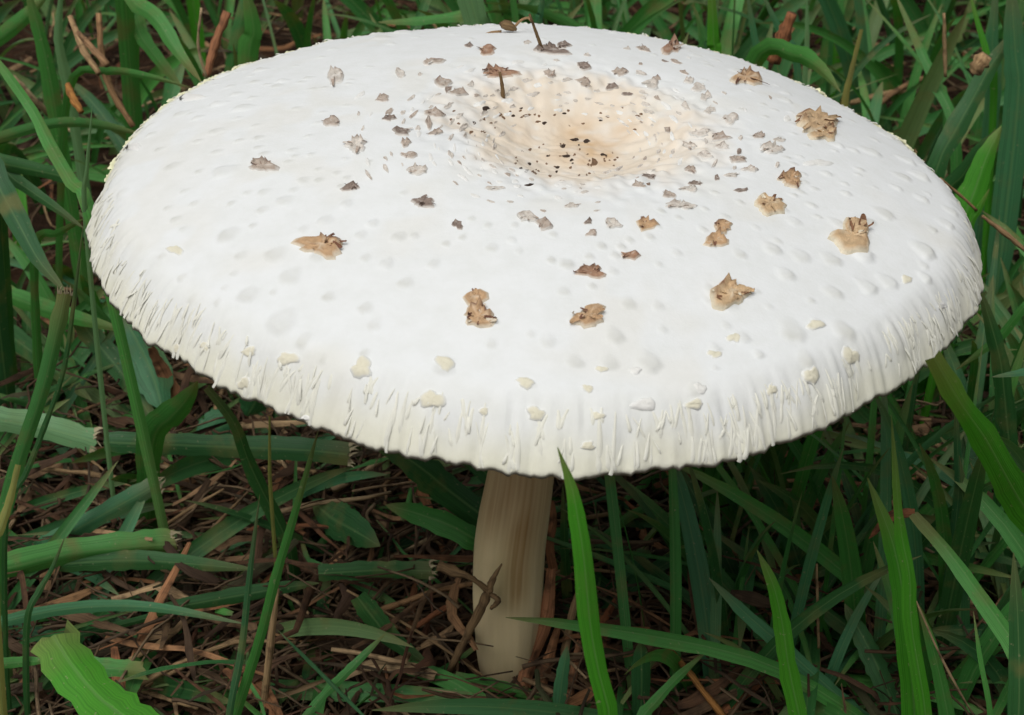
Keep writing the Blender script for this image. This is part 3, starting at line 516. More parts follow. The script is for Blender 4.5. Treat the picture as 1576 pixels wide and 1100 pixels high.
H = [
 # in front of the cap
 ('tall bright green blade rising in front of the stem, its tip touching the cap rim','bright','p',31,Y(-.118,-.112),[(940,1130),(922,1040),(908,963),(898,860),(889,800),(879,748),(858,688)],.25,gF),
 ('short bright yellow-green blade with pale blunt tip standing in the clump beside the stem','bright','p',29,Y(-.05,-.045),[(1232,1120),(1214,1031),(1204,963),(1190,901),(1165,846)],.2,gF),
 ('blue-green blade leaning diagonally across the short yellow-green blade','blue','p',24,Y(-.03,-.02),[(1345,1115),(1276,1059),(1207,997),(1149,946),(1091,889)],.3,gF),
 ('long green blade reaching sideways across the lower stem with pale tip','mid','p',24,Y(-.035,-.03),[(1330,1110),(1200,1031),(1104,1000),(1040,987),(962,973),(894,963),(843,956),(778,950)],.5,gF),
 ('broad upright bright green blade with two narrower blades pressed against it','bright','p',38,Y(-.05,-.035),[(1408,1120),(1399,997),(1389,911),(1372,830),(1335,735)],.1,gF),
 ('narrow bright green blade pressed against the broad upright one','bright','p',24,Y(-.055,-.05),[(1425,1110),(1402,963),(1399,884),(1385,809),(1372,640)],.4,gF),
 ('green blade leaning behind the broad upright bright one','mid','p',20,Y(-.03,-.02),[(1400,1040),(1389,983),(1372,915),(1344,833)],.3,gF),
 ('green blade spreading away at the foot of the broad upright bright one','mid','p',24,Y(-.05,-.05),[(1462,1130),(1440,1015),(1413,929)],.3,gF),
 ('green blade with pale upper edge bent down from a dry brown tip','mid','s',32,Y(-.06,-.02),[(1600,1050),(1576,1014),(1516,929),(1461,853),(1406,790)],.6,gF),
 ('dry brown curled blade tip hanging from the bent green blade','bark','p',16,Y(-.02,-.018),[(1408,788),(1388,790),(1365,798),(1337,829)],.3,None),
 ('dark green upright blade beside the bent pale-edged blade','dark','p',34,Y(0,.0),[(1475,1060),(1478,895),(1485,826),(1476,700)],.2,gF),
 ('dark green blade crossing behind the short yellow-green blade','dark','s',22,Y(-.02,.06),[(1036,1060),(1104,997),(1152,946),(1207,826),(1245,757)],.4,gF),
 ('broad grey-green blade leaning at the foot of the clump','dark','p',32,Y(-.03,-.01),[(1385,1110),(1344,1014),(1300,929)],.3,gF),
 ('dark green blade standing outside the bent pale-edged blade','dark','p',32,Y(-.07,-.06),[(1566,1120),(1567,980),(1560,850)],.2,gF),
 ('hair-thin green blade beside the bent pale-edged blade','mid','p',9,Y(-.06,-.05),[(1525,1110),(1509,1015),(1498,940)],.2,gF),
 ('wide ragged bright leaf with a torn edge in front of the dry litter','bright','c',76,Y(-.10,-.06),[(245,1160),(195,1108),(150,1072),(105,1018),(76,968)],.2,None),
 # right of the cap
 ('broad bright green blade emerging from under the cap rim and arching down','bright','s',54,Y(-.055,-.10),[(1640,880),(1576,782),(1550,737),(1516,675),(1478,620),(1436,548)],.2,None),
 ('dark green blade rising past the cap rim beside the broad arching blade','dark','p',30,Y(.03,.03),[(1552,700),(1548,640),(1540,560),(1525,500),(1507,440)],.2,None),
 ('narrow green blade slanting towards the cap rim','mid','p',16,Y(.04,.05),[(1600,470),(1536,521),(1471,569)],.3,None),
 ('pale blue-green narrow blade crossing the dark rising blade','blue','p',14,Y(.02,.02),[(1620,562),(1576,572),(1526,580)],.3,None),
 ('dark narrow blade hanging under the broad arching blade','dark','p',14,Y(.0,.0),[(1475,760),(1474,700),(1470,610)],.3,None),
 ('broad light green folded blade with a sharp tip beyond the cap rim','bright','p',40,Y(.12,.13),[(1478,352),(1500,290),(1518,240),(1541,194)],.35,None),
 ('dark half of the folded blade beside its light half','dark','p',26,Y(.135,.132),[(1450,310),(1480,270),(1510,230),(1540,196)],.5,None),
 ('narrow bright blade crossing the foot of the folded blade','bright','p',13,Y(.10,.10),[(1488,362),(1505,325),(1523,290)],.2,None),
 ('dark green wide blade leaning in towards the cap beyond the folded one','dark','p',32,Y(.17,.19),[(1440,262),(1470,200),(1495,155),(1530,92),(1580,30)],.2,None),
 ('tall green blade arching down to the folded blade','mid','p',17,Y(.22,.26),[(1470,200),(1440,127),(1413,68),(1378,-10)],.3,gB),
 ('hair-thin green blade running beside the tall arching blade','mid','p',7,Y(.24,.28),[(1455,150),(1440,127),(1390,62),(1330,-5)],.2,gB),
 ('bright thin blade crossing the wide pale ones in the turf behind','bright','p',11,Y(.19,.2),[(1530,130),(1520,85),(1505,35),(1490,-20)],.2,gB),
 ('wide pale green blade standing upright in the turf behind','blue','p',24,Y(.2,.2),[(1530,130),(1527,68),(1534,-30)],.2,gB),
 ('widest blue-green blade standing upright in the turf behind','blue','p',40,Y(.18,.18),[(1566,150),(1562,80),(1555,-40)],.2,gB),
 ('yellow-green stalk standing close behind the cap rim','yellow','s',11,Y(.2,.2),[(1300,160),(1308,120),(1326,45)],.2,None),
 ('broad glossy pointed leaf lying against the husk-side rim of the cap','mid','l',30,Y(.16,.13),[(1160,96),(1224,84),(1262,104),(1294,142)],.5,None),
 # behind the cap
 ('wide pale green blade with a cut end standing behind the husk-side rim','pale','c',38,Y(.15,.15),[(740,70),(736,45),(722,-10),(716,-40)],.2,None),
 ('green blade lying level behind the husk-side rim beside the wide pale blade','mid','p',18,Y(.22,.22),[(735,22),(712,24),(640,32),(582,34)],.4,gB),
 ('narrow blue-green blade behind the thin upright stalk','blue','p',13,Y(.2,.2),[(828,50),(832,20),(840,-30)],.2,gB),
 ('bright green upright blade close behind the husk-side rim','bright','p',24,Y(.16,.16),[(1099,100),(1098,60),(1094,-40)],.2,gB),
 ('narrow green blade leaning on the bright upright one','mid','p',12,Y(.17,.17),[(1096,90),(1085,55),(1066,5)],.2,gB),
 ('narrow blue-green blade beside reddish litter behind the rim','blue','p',12,Y(.2,.2),[(1165,100),(1160,50),(1148,-20)],.2,gB),
 ('slanting blue-green blade over reddish litter behind the rim','blue','p',12,Y(.22,.22),[(1226,95),(1200,45),(1168,-20)],.2,gB),
 ('pale thin stem with a leafy top behind the rim','pale','p',8,Y(.24,.24),[(1241,90),(1242,40),(1242,-10)],.2,gB),
 # left of the cap
 ('long green blade slanting down to the cap rim near the cut-topped blade','mid','p',20,Y(.05,.09),[(140,330),(110,280),(75,220),(50,170),(0,100),(-30,60)],.2,None),
 ('arching green blade running level behind the long slanting one','mid','p',19,Y(.14,.15),[(-40,228),(0,212),(82,190),(154,192),(232,211)],.4,None),
 ('thin pale blade standing straight at the rim of the cap','pale','p',8,Y(.05,.05),[(131,330),(134,260),(142,162)],.1,None),
 ('green blade falling towards the rim over reddish litter','mid','p',28,Y(.2,.16),[(190,-40),(205,0),(240,27),(274,79),(310,126)],.3,gB),
 ('narrow blade arching level over tan straw behind the rim','mid','p',13,Y(.17,.15),[(108,132),(164,110),(223,116),(292,134)],.5,gB),
 ('wide dull green blade falling behind the rim','mid','p',24,Y(.21,.2),[(205,35),(219,58),(253,103),(280,135)],.3,gB),
 ('wide green blade standing over brown litter behind the rim','mid','p',32,Y(.2,.2),[(382,90),(390,45),(374,-30)],.2,gB),
 ('broad green blade at the edge of the tan straw','mid','p',28,Y(.22,.24),[(-30,85),(0,58),(45,20),(80,-20)],.3,gB),
 ('light green upright blade in the tan straw','pale','p',17,Y(.22,.22),[(105,135),(95,90),(90,50),(96,-30)],.2,gB),
 ('green blade standing beside the tan straw','mid','p',24,Y(.18,.18),[(84,165),(70,90),(55,30),(40,-20)],.2,gB),
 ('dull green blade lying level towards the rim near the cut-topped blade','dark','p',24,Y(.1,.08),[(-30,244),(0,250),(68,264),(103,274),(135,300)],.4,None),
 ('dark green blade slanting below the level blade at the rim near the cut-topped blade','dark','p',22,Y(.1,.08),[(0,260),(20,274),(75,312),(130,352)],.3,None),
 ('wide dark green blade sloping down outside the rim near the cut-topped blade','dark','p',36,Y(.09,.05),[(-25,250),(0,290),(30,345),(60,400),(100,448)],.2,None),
 ('short narrow blade meeting the cap near the cut-topped blade','mid','p',14,Y(.1,.08),[(55,378),(90,358),(130,336)],.3,None),
 # left, under the rim
 ('upright dark green blade with ragged cream cut top and yellow base','mid','c',24,Y(-.01,.0),[(-5,830),(12,770),(31,702),(65,600),(86,514),(101,448)],.2,None),
 ('thin dark blade crossing the cut-topped blade','dark','p',9,Y(-.02,.0),[(10,790),(38,733),(68,658),(99,566),(116,446),(128,345)],.2,None),
 ('pale wide blade lying flat with a cut end','pale','c',38,Z(.03,.025),[(-60,634),(0,645),(68,657),(150,681)],.2,None),
 ('green blade lying level beneath the rim, behind the cut-topped blade','mid','p',30,Z(.05,.045),[(-50,430),(0,449),(86,480),(190,508)],.3,gU),
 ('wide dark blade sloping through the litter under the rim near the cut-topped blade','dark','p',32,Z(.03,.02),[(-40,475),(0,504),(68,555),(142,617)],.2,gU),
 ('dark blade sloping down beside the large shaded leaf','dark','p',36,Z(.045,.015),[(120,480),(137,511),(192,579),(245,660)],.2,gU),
 ('large shaded blue-green weed leaf under the rim','blue','l',70,Z(.02,.04),[(250,630),(235,580),(212,530),(190,488)],.2,None),
 ('rust brown dry leaf strip hanging beside the large shaded leaf','bark','s',22,Z(.015,.04),[(280,625),(262,590),(245,560),(232,534)],.2,None),
 ('folded green leaf with a light edge under the rim','mid','l',46,Y(.05,.04),[(235,672),(262,640),(285,615),(304,586)],.5,None),
 ('long dark green blade lying level under the cap','dark','c',36,Z(.034,.034),[(160,680),(274,684),(377,688),(470,692),(545,700)],.2,gU),
 ('light thin midrib blade on the long level blade','pale','p',7,Z(.018,.018),[(165,680),(215,672),(243,668)],.2,None),
 ('thick dark blade bending down across the long level blade','dark','s',24,Y(.03,.02),[(440,830),(387,722),(360,651),(318,596)],.2,gU),
 ('heart-shaped shaded weed leaf under the rim','blue','l',50,Z(.015,.02),[(300,672),(325,660),(350,650),(362,640)],.2,None),
 ('dark clover-like weed leaf deep under the cap','dark','l',46,Z(.02,.03),[(380,640),(388,625),(395,612),(400,600)],.3,None),
 ('thin upright pale stem under the rim','yellow','s',6,Y(.02,.02),[(416,745),(415,700),(415,640)],.2,None),
 ('narrow light green blade slanting from the cap rim down to the soil','mid','p',16,Y(-.05,-.045),[(355,1130),(363,1100),(400,985),(425,887),(448,810),(473,723),(490,662)],.3,None),
 ('thin dark blade beside the narrow slanting one','dark','p',12,Y(-.055,-.03),[(352,1110),(372,1000),(385,880),(400,760)],.3,None),
 ('wide blue-green blade with frayed cream end slanting over the litter','blue','c',32,Z(.015,.03),[(60,848),(79,836),(164,788),(247,742)],.2,None),
 ('wide folded green blade with frayed cream end lying level','mid','c',40,Z(.03,.025),[(-60,890),(0,875),(103,851),(219,838),(272,836)],.3,None,.4),
 ('dark wide blade lying level under the folded frayed blade','dark','p',32,Z(.024,.024),[(90,868),(160,863),(240,863),(392,876)],.2,None),
 ('narrow arching blue-green blade over the litter','blue','p',19,Z(.03,.03),[(-50,976),(0,958),(86,939),(171,932),(257,937),(382,961)],.2,None),
 ('dark narrow blade under the arching blue-green blade','dark','p',11,Z(.015,.015),[(110,980),(170,965),(257,942),(300,925)],.2,None),
 ('dark blade with brown pointed end lying in the litter','dark','p',24,Z(.02,.02),[(240,940),(300,928),(377,914),(430,905),(492,897)],.2,None),
 ('short green blade with tan cut end behind the torn leaf','mid','c',28,Z(.025,.025),[(110,1020),(137,1025),(190,1029),(224,1033)],.2,None),
 ('flat dull green blade half hidden by the torn leaf','mid','p',17,Z(.03,.03),[(-30,1022),(0,1021),(40,1018),(75,1016)],.2,None),
 ('short dark blade with pale withered tip beside the folded frayed blade','dark','p',10,Y(-.03,-.02),[(42,955),(60,910),(80,875),(100,826)],.2,None),
 ('yellow withered stem at the foot of the cut-topped blade','yellow','s',17,Y(-.03,-.02),[(-10,850),(0,815),(15,770),(28,715)],.2,None),
 ('green blade rising from the litter in front of the stem','mid','p',15,Z(.02,.04),[(460,1115),(500,1068),(540,1028),(594,974)],.2,None),
 ('thin black-green blade crossing the litter in front of the stem','dark','p',6,Z(.03,.03),[(560,1102),(520,1062),(470,1012),(426,968)],.2,None),
 # round the stem
 ('green blade lying behind the stem, pointing away from it','mid','p',38,Z(.028,.04),[(745,836),(725,827),(692,809),(640,790),(594,777)],.2,None),
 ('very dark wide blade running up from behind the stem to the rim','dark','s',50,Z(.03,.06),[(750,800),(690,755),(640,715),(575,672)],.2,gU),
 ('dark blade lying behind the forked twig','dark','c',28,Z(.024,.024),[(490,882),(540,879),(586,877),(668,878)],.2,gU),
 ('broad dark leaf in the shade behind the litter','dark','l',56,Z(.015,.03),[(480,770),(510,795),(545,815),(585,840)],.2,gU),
 ('dark blade sloping down to the brown curled blade','dark','p',34,Z(.03,.012),[(550,918),(575,950),(603,983),(660,1024)],.2,None),
 ('green blade with a withered brown end at the foot of the stem','mid','p',30,Z(.02,.012),[(790,1118),(767,1100),(740,1079),(692,1048),(634,1028),(580,1022)],.2,None),
 ('tan withered half of the blade at the foot of the stem','straw','p',20,Z(.016,.012),[(670,1040),(640,1030),(600,1022),(560,1026),(520,1050)],.2,None),
 ('green blade with brown edges lying across the foot of the stem','mid','p',20,Z(.014,.006),[(700,1040),(745,1052),(791,1062),(850,1078)],.2,None),
 ('blue-green kinked blade beyond the tall bright blade','blue','c',22,Y(.03,.03),[(920,926),(945,908),(978,872),(996,842)],.3,None),
 ('dark blue-green blade standing at the foot of the tall bright blade','blue','p',21,Y(-.03,-.025),[(858,1110),(864,1050),(873,994)],.2,None),
 ('dark narrow blade standing between the stem and the tall bright blade','dark','p',16,Y(.02,.02),[(876,1000),(874,930),(870,860),(866,745)],.2,None),
 ('broad dark blade standing in the shade beyond the tall bright blade','dark','p',30,Y(-.03,-.03),[(986,1110),(987,1040),(986,985)],.2,None),
 ('green blade leaning against the broad dark one beyond the tall bright blade','mid','p',18,Y(-.04,-.03),[(985,1110),(1010,1078),(1045,1040),(1090,1000)],.3,None),
]
for h in H:
    blade(h[0], h[1], h[2], h[3], h[4], h[5], h[6], h[7], fold=(h[8] if len(h) > 8 else .18), name='weed_leaf' if h[2] == 'l' or 'leaf' in h[0].split(' with')[0] else ('dry_leaf' if h[1] in D else 'grass_blade'), cat='leaf' if h[2] == 'l' or h[1] in D else 'grass')

# ------------------------------------------------------------------ twig, bark strips, straws near the stem
def stick(label, matk, rpx, mode, pts, name='dry_straw', cat='straw', group=None, k=6, rough=.5):
    P = place(pts, mode) if mode[0] == 'z' else np.array([at_y(x, y, mode[1] + (mode[2] - mode[1]) * i / (len(pts) - 1)) for i, (x, y) in enumerate(pts)])
    P[:, 2] = np.maximum(P[:, 2], .001); n = max(8, 4 * len(pts)); P = spline(P, n); dep = (P - CAM) @ FW
    R = np.interp(np.linspace(0, 1, n), np.linspace(0, 1, len(rpx)), rpx) * dep / F; mb = MB(); tube(mb, P, R, k, len(pts) + int(pts[0][0]), rough)
    return tag(mb.build(name, D[matk], origin=P[0]), label, cat, group)
tw_b = at_z(692, 1031, .003)
tw = tag(empty('forked_twig', tw_b), 'forked brown twig leaning against the front of the stem', 'twig')
for pts, rr_ in (([(692, 1033, -.012), (723, 970, -.0125), (745, 928, -.0125), (752, 905, -.0125)], [6, 6.5, 8, 6]), ([(752, 912, -.0125), (758, 893, -.0125), (772, 868, -.0128)], [6, 5, 1.5]), ([(752, 910, -.0125), (735, 896, -.013), (718, 886, -.013), (695, 878, -.012), (674, 870, -.011)], [6, 4.5, 5, 9, 8]), ([(752, 912, -.0125), (766, 924, -.014), (756, 936, -.0135)], [4, 5, 3])):
    P = spline([np.maximum(at_y(x, y, yy), [-9, -9, .001]) for x, y, yy in pts], 12); mb = MB()
    tube(mb, P, np.interp(np.linspace(0, 1, 12), np.linspace(0, 1, len(rr_)), rr_) * ((P - CAM) @ FW) / F, 7, 5, .45); mb.build('branch', D['twig'], tw)
def strip(label, matk, w, mode, pts, roll=.2, group=None):
    return blade(label, matk, 's', w, mode, pts, roll, group, name='bark_strip', cat='bark', fold=.35, wav=.12)
strip('brown shredded bark strip standing against the side of the stem', 'bark', 26, Y(-.006, .0), [(806, 1056), (818, 1010), (838, 960), (845, 920), (849, 875)])
strip('pinkish tan bark strip leaning beside the brown one at the stem', 'litter', 17, Y(-.008, .0), [(832, 1064), (846, 1010), (860, 963)])
strip('narrow reddish bark strip at the foot of the tall bright blade', 'bark', 14, Y(-.012, -.005), [(876, 1076), (884, 1030), (892, 985)])
strip('upper curled bark strip showing beside the stem under the cap', 'litter', 14, Y(.01, .02), [(853, 880), (846, 840), (852, 800), (849, 770)])
strip('dull tan bark strip behind the tall bright blade', 'straw', 13, Y(.0, .01), [(868, 1010), (880, 950), (893, 900)])
stick('pale straight straw pointing at the foot of the stem', 'straw', [2, 2.4, 1.6], Z(.028, .006), [(534, 908), (640, 970), (753, 1046)])
stick('thick orange straw slanting behind the short yellow-green blade', 'orange', [5, 5.5, 5], Z(.035, .012), [(1018, 985), (1060, 1035), (1118, 1108)])
stick('upright brown straw beside the narrow slanting blade', 'straw', [5, 6, 4.5], Y(-.03, -.03), [(404, 1108), (414, 1010), (426, 905)])
stick('tan straw crossing beneath the dark brown-tipped blade', 'straw', [4, 4.5, 3], Z(.014, .014), [(200, 1016), (245, 990), (298, 950)])
stick('pale straw poking from beneath the rim near the folded blade past the folded blade', 'straw', [1.5, 2.2, 2.5], Y(.095, .1), [(1447, 274), (1475, 298), (1503, 323)])
stick('long pale straw slanting away from the folded blade', 'straw', [3, 4, 4], Y(.1, .1), [(1512, 332), (1545, 358), (1590, 394)])
stick('long tan straw leaning up through the litter beneath the rim near the cut-topped blade', 'straw', [2.5, 3, 2], Z(.01, .02), [(230, 824), (290, 784), (345, 752)])
stick('thin dark stem leaning through the litter beneath the rim near the cut-topped blade', 'twig', [2.5, 3, 2], Z(.012, .02), [(293, 848), (340, 800), (390, 748)])
stick('tan straw forked low in the litter behind the torn leaf', 'straw', [3, 4, 3], Z(.008, .01), [(180, 1050), (240, 1070), (305, 1090)])
stick('reddish stick lying behind the forked twig', 'bark', [4, 5, 4], Z(.01, .014), [(640, 965), (672, 943), (700, 928)])
stick('thin pale straw curving through the clump of bright blades', 'straw', [1.5, 2, 1.5], Y(-.052, -.05), [(1410, 925), (1450, 1015), (1500, 1104)])
stick('thin pale upright stem among the dark blades of the clump', 'straw', [2, 2.5, 2], Y(-.01, -.01), [(1262, 1040), (1259, 960), (1257, 868)])
stick('tan upright straw in the litter behind the rim near the cut-topped blade', 'straw', [5, 5.5, 5], Y(.16, .17), [(205, 195), (172, 140), (157, 90), (152, 20)])
stick('thick tan straw slanting beside the broad green blade', 'straw', [5, 5.5, 4], Z(.03, .05), [(75, 175), (50, 150), (20, 118)])
stick('grey straw lying level beyond the rim near the folded blade', 'straw', [3.5, 4, 3], Z(.02, .02), [(1270, 72), (1340, 70), (1400, 68)])
stick('tan straw lying just beyond the rim by the yellow-green stalk', 'straw', [4, 5, 4], Z(.03, .03), [(1310, 158), (1360, 145), (1400, 138)])
stick('dark reddish stick slanting beneath the front rim', 'bark', [9, 11, 8], Z(.055, .03), [(575, 676), (630, 705), (700, 760)])

for lab, mk, rp, md, pts in (
 ('thick pale tan straw bent over near the light green upright blade', 'straw', [5, 6, 5], Y(.15, .17), [(152, 112), (128, 75), (108, 25)]),
 ('short thick tan straw crossing the bent pale one', 'straw', [5, 6, 4], Y(.145, .16), [(165, 100), (140, 72), (120, 50)]),
 ('rust orange shred under the arching blade by the bent pale straws', 'orange', [5, 7, 5], Y(.13, .14), [(125, 172), (112, 150), (104, 130)]),
 ('dark red stick leaning behind the husk-side rim over brown litter', 'bark', [6, 8, 6], Y(.16, .17), [(318, 118), (330, 70), (350, 18)]),
 ('thin pale straw leaning behind the husk-side rim over brown litter', 'straw', [2, 2.6, 2], Y(.15, .15), [(318, 120), (305, 70), (310, 12)]),
 ('reddish stub beside the slanting blue-green blade', 'bark', [9, 12, 8], Y(.17, .17), [(1190, 96), (1205, 60), (1218, 20)]),
 ('tan leaf scrap caught between the wide pale upright blades', 'straw', [9, 14, 10], Y(.15, .15), [(1500, 112), (1508, 97), (1518, 84)]),
 ('pale jointed stem standing among the thin background blades', 'straw', [2.5, 3.2, 2.2], Y(.18, .18), [(1455, 118), (1454, 70), (1453, 20)]),
 ('long tan straw lying along the turf past the rim near the folded blade', 'straw', [4, 5, 4], Z(.03, .035), [(1330, 175), (1400, 128), (1450, 118)]),
 ('pale broken straw beneath the narrow slanting green blade', 'straw', [3, 4, 3], Z(.03, .03), [(1500, 570), (1540, 556), (1590, 545)]),
 ('curved tan straw under the broad arching blade by the rim', 'straw', [3, 4, 3], Z(.02, .02), [(1415, 660), (1450, 690), (1490, 700)])):
    stick(lab, mk, rp, md, pts)
# ------------------------------------------------------------------ random grass and litter filling the turf
def grow(r, x, y, L, lean, curv, az, n=12):
    P = [np.array([x, y, -.003])]; a = lean; st = L / (n - 1)
    for i in range(n - 1):
        P.append(P[-1] + st * np.array([math.sin(a) * math.cos(az), math.sin(a) * math.sin(az), math.cos(a)])); a += curv / (n - 1) * (.4 + 1.2 * i / n)
    P = np.array(P); P[1:, 2] = np.maximum(P[1:, 2], .002 + .002 * r.random()); return P
cap_hz = .118
def clear(P, front_ok=False):
    q = proj(P); d = np.hypot(P[:, 0] - CC[0], P[:, 1] - CC[1])
    if ((d < .112) & (P[:, 2] > cap_hz - .012)).any(): return False
    if (np.hypot(P[:, 0], P[:, 1]) < .014).any(): return False
    near = q[:, 2] < .36 - .0 * q[:, 2]
    ins = inside(q[:, 0], q[:, 1])
    if (ins & (P[:, 1] < -.02) & (P[:, 2] > .06)).any(): return False
    if (ins & (d > .10) & (P[:, 1] < .02)).any() and (P[:, 2] > .09).any(): return False
    if ((q[:, 0] > 700) & (q[:, 0] < 905) & (q[:, 1] > 700) & (q[:, 1] < 1045) & (P[:, 1] < .01)).any(): return False
    return True
R3 = random.Random(99)
def rand_blade(x, y):
    L = R3.uniform(.05, .135)
    if y < .24: L = R3.uniform(.035, .075)                   # short turf right behind and under the cap
    if y < .10 and x > .03: L = R3.uniform(.05, .11)
    lean = abs(R3.gauss(.25, .25)) if R3.random() < .6 else R3.uniform(.8, 1.4)
    return grow(R3, x, y, L, lean, R3.uniform(.1, 1.5), R3.uniform(0, 6.283))
def rb_mesh(mb, P, w, seed):
    T = nrm(np.gradient(P, axis=0)); az = R3.uniform(0, 6.28)
    h = np.array([math.cos(az), math.sin(az), .15]) if R3.random() < .35 else np.cross(nrm(P - CAM), T).mean(0)
    W = w * np.interp(np.linspace(0, 1, len(P)), *PROF['p']); ribbon(mb, P, W, np.tile(h, (len(P), 1)), .25, 2, seed=seed)
def where(x, y):
    if y > .32: return 'deep in the turf well behind the mushroom'
    if y > .12: return 'just behind the cap, over the yellow-green stalk side' if x > .05 else ('just behind the cap, over the tan straw side' if x < -.05 else 'just behind the husk-side rim')
    if x > .11: return 'beyond the clump, out past the cap rim'
    if x > .05: return 'within the clump of bright blades'
    if x > 0: return 'close beside the stem'
    return 'in the litter close to the stem' if x > -.07 else 'in the litter under the straw-side rim'
CW = {'mid': 'mid green', 'dark': 'dark green', 'blue': 'blue-green', 'lawn': 'dull green', 'bright': 'bright green'}
indiv = 0; stuff = MB(); tries = 0; ns = 0
while ns < 3300 and tries < 16000:
    tries += 1
    u = R3.random()
    if u < .62: x, y = R3.uniform(-.42, .42), .11 + .75 * R3.random() ** 1.3
    elif u < .78: x, y = R3.uniform(.03, .22), R3.uniform(-.03, .14)
    elif u < .84: x, y = R3.uniform(-.24, -.04), R3.uniform(-.02, .14)
    else: x, y = R3.uniform(-1.2, 1.2), R3.uniform(.3, 2.4)
    if math.hypot(x, y) > .12 and y < .1 and abs(x) < .12 and R3.random() < .6: continue
    if x < -.05 and .1 < y < .6 and R3.random() < .5: continue
    if x < -.03 and y < .12: P = grow(R3, x, y, R3.uniform(.04, .10), R3.uniform(.7, 1.35), R3.uniform(.0, .8), R3.uniform(0, 6.283))
    else: P = rand_blade(x, y)
    hgt = P[:, 2].max()
    if y < .1 and x < 0 and hgt > .03 and R3.random() < .8: continue
    if not clear(P): continue
    w = R3.choice([.0013, .002, .003, .004, .005, .0062, .0072] if y > .1 else [.0013, .002, .0028, .0036, .0045, .0052])
    q = proj(P); vis = ((q[:, 0] > 0) & (q[:, 0] < PW) & (q[:, 1] > 0) & (q[:, 1] < PH) & ~inside(q[:, 0], q[:, 1])).sum()
    if indiv < 175 and vis >= 6 and y < .45 and w > .0025:
        ck = R3.choices(['mid', 'dark', 'blue', 'lawn', 'bright'], [.3, .3, .12, .23, .05] if y > .1 else [.2, .5, .15, .15, 0])[0]
        mb = MB(); rb_mesh(mb, P, w, tries); o = mb.build('grass_blade', G[ck], origin=P[0]); indiv += 1
        ln = np.hypot(*(P[-1] - P[0])[:2]); pose = 'lying' if hgt < .02 else ('upright' if ln < hgt * .45 else ('leaning' if P[-1, 2] > hgt * .9 else 'arching'))
        wd = 'narrow' if w < .0032 else ('broad' if w > .0055 else 'medium')
        tag(o, f'{wd} {CW[ck]} {pose} grass blade {where(x, y)}', 'grass', f'{wd} {CW[ck]} {pose} blades {where(x, y)}')
    else: rb_mesh(stuff, P, w, tries)
    ns += 1
tag(stuff.build('lawn_grass', G['lawn']), 'dense green lawn grass filling the ground around the mushroom', 'grass', None, STUFF)

def litter_piece(mb, kind, x, y, z, seed, L=None, w=None, check=True):
    r = random.Random(seed); L = L or r.uniform(.008, .045); az = r.uniform(0, 6.28); n = 7; P = [np.array([x, y, z])]; pit = r.gauss(0, .22)
    for i in range(n - 1):
        P.append(P[-1] + L / (n - 1) * np.array([math.cos(az) * math.cos(pit), math.sin(az) * math.cos(pit), math.sin(pit)])); az += r.gauss(0, .10) if r.random() < .85 else r.gauss(0, .7); pit = pit * .85 + r.gauss(0, .10)
    P = np.array(P)
    if check:
        P[:, 2] = np.maximum(P[:, 2], ground_z(P[:, 0], P[:, 1]) + .0006)
        if not ((np.hypot(P[:, 0], P[:, 1]) > .0125).all()): return False
    if kind == 'strip':
        w = w or (r.uniform(.0006, .0018) if r.random() < .75 else r.uniform(.002, .0042)); ribbon(mb, P, w * np.interp(np.linspace(0, 1, n), [0, .3, 1], [.5, 1, .4]), np.tile([-math.sin(az), math.cos(az), r.uniform(-.8, .8)], (n, 1)), .3, 2, seed=seed, wav=.15)
    else:
        w = w or r.uniform(.0002, .0007); tube(mb, P, np.full(n, w) * np.linspace(1, .6, n), 4, seed, .5)
    return True
def litter_xy(r):
    u = r.random()
    if u < .5: return r.uniform(-.17, .17), r.uniform(-.06, .15)
    if u < .9: return r.uniform(-.42, .42), .1 + .7 * r.random() ** 1.4
    return r.uniform(-1, 1), r.uniform(.3, 2)
def near_what(x, y):
    if y > .13: return 'in the turf behind the husk-side rim' if abs(x) < .09 else ('in the turf by the tan upright straw' if x < 0 else 'in the turf by the yellow-green stalk')
    if math.hypot(x, y) < .04: return 'at the foot of the stem'
    if x > .09: return 'under the broad arching blade'
    if x > 0: return 'among the bright clump and the stem'
    return 'between the stem and the folded frayed blade' if x > -.08 else 'around the cut-topped blade'
r6 = random.Random(61)
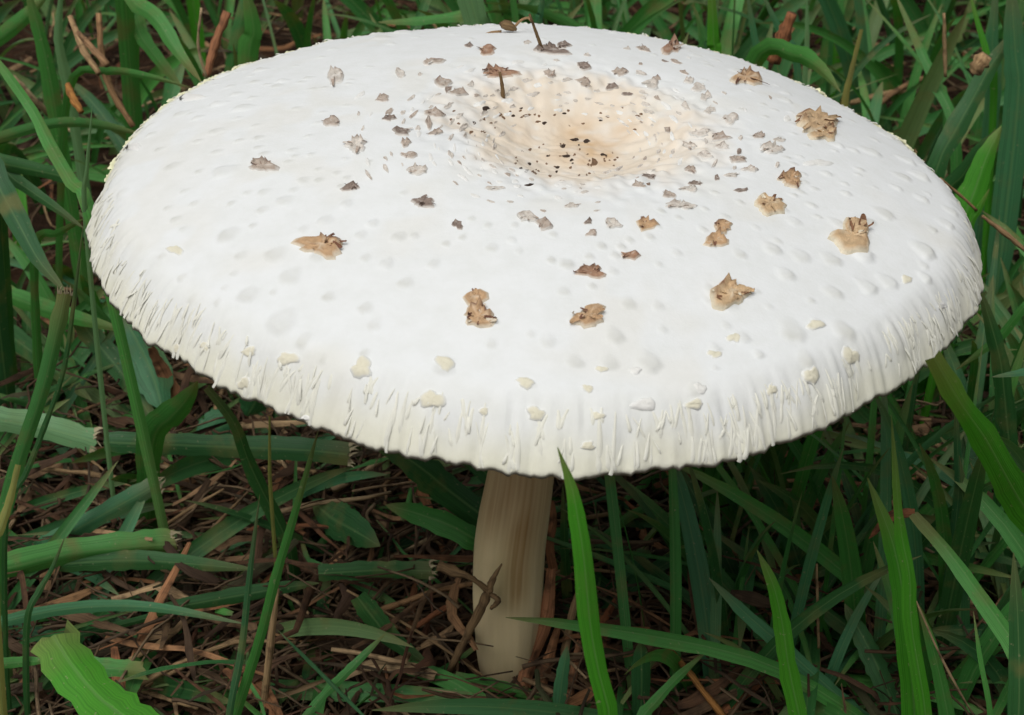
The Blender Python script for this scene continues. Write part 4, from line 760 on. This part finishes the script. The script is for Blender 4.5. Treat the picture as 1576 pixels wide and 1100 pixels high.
for kind, mk, nI, nS, nm, ct in (('tube', 'straw', 110, 5600, 'dry_straw', 'straw'), ('strip', 'litter', 130, 5600, 'bark_shred', 'bark'), ('strip', 'lawn', 0, 650, '', '')):
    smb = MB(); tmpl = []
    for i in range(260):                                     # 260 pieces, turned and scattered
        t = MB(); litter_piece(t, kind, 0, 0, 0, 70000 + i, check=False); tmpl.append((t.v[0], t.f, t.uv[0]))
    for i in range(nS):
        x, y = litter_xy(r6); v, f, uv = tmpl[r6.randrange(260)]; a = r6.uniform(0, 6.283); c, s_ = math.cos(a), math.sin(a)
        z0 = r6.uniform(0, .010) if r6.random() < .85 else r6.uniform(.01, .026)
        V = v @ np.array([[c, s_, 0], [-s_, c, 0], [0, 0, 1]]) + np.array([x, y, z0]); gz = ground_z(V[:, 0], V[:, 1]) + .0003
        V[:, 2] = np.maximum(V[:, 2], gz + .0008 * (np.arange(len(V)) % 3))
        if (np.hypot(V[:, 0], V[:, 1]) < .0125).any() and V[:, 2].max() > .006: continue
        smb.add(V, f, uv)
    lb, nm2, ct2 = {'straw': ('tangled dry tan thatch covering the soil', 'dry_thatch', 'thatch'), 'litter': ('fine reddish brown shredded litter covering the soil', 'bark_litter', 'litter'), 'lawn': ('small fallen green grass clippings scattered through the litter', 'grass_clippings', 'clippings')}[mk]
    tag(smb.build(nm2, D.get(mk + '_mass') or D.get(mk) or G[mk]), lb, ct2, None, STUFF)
    k = 0
    while k < nI:
        x, y = (r6.uniform(-.16, .16), r6.uniform(-.03, .14)) if r6.random() < .6 else (r6.uniform(-.3, .3), r6.uniform(.13, .5))
        z = r6.uniform(.006, .018); mb = MB(); q = proj(np.array([x, y, z]))
        if not (0 < q[0] < PW and 0 < q[1] < PH) or inside(q[0], q[1]): continue
        L = r6.uniform(.02, .05)
        if litter_piece(mb, kind, x, y, z, 90000 + k + (500 if kind == 'tube' else 0), L, r6.uniform(.0005, .0010) if kind == 'tube' else r6.uniform(.0016, .0036)):
            lab = f"{'short' if L < .03 else ('long' if L > .04 else 'middling')} {'tan straw' if kind == 'tube' else 'reddish brown shred'} lying {near_what(x, y)}"
            tag(mb.build(nm, D[mk], origin=(x, y, z)), lab, ct, lab.replace('straw', 'straws').replace('shred', 'shreds')); k += 1
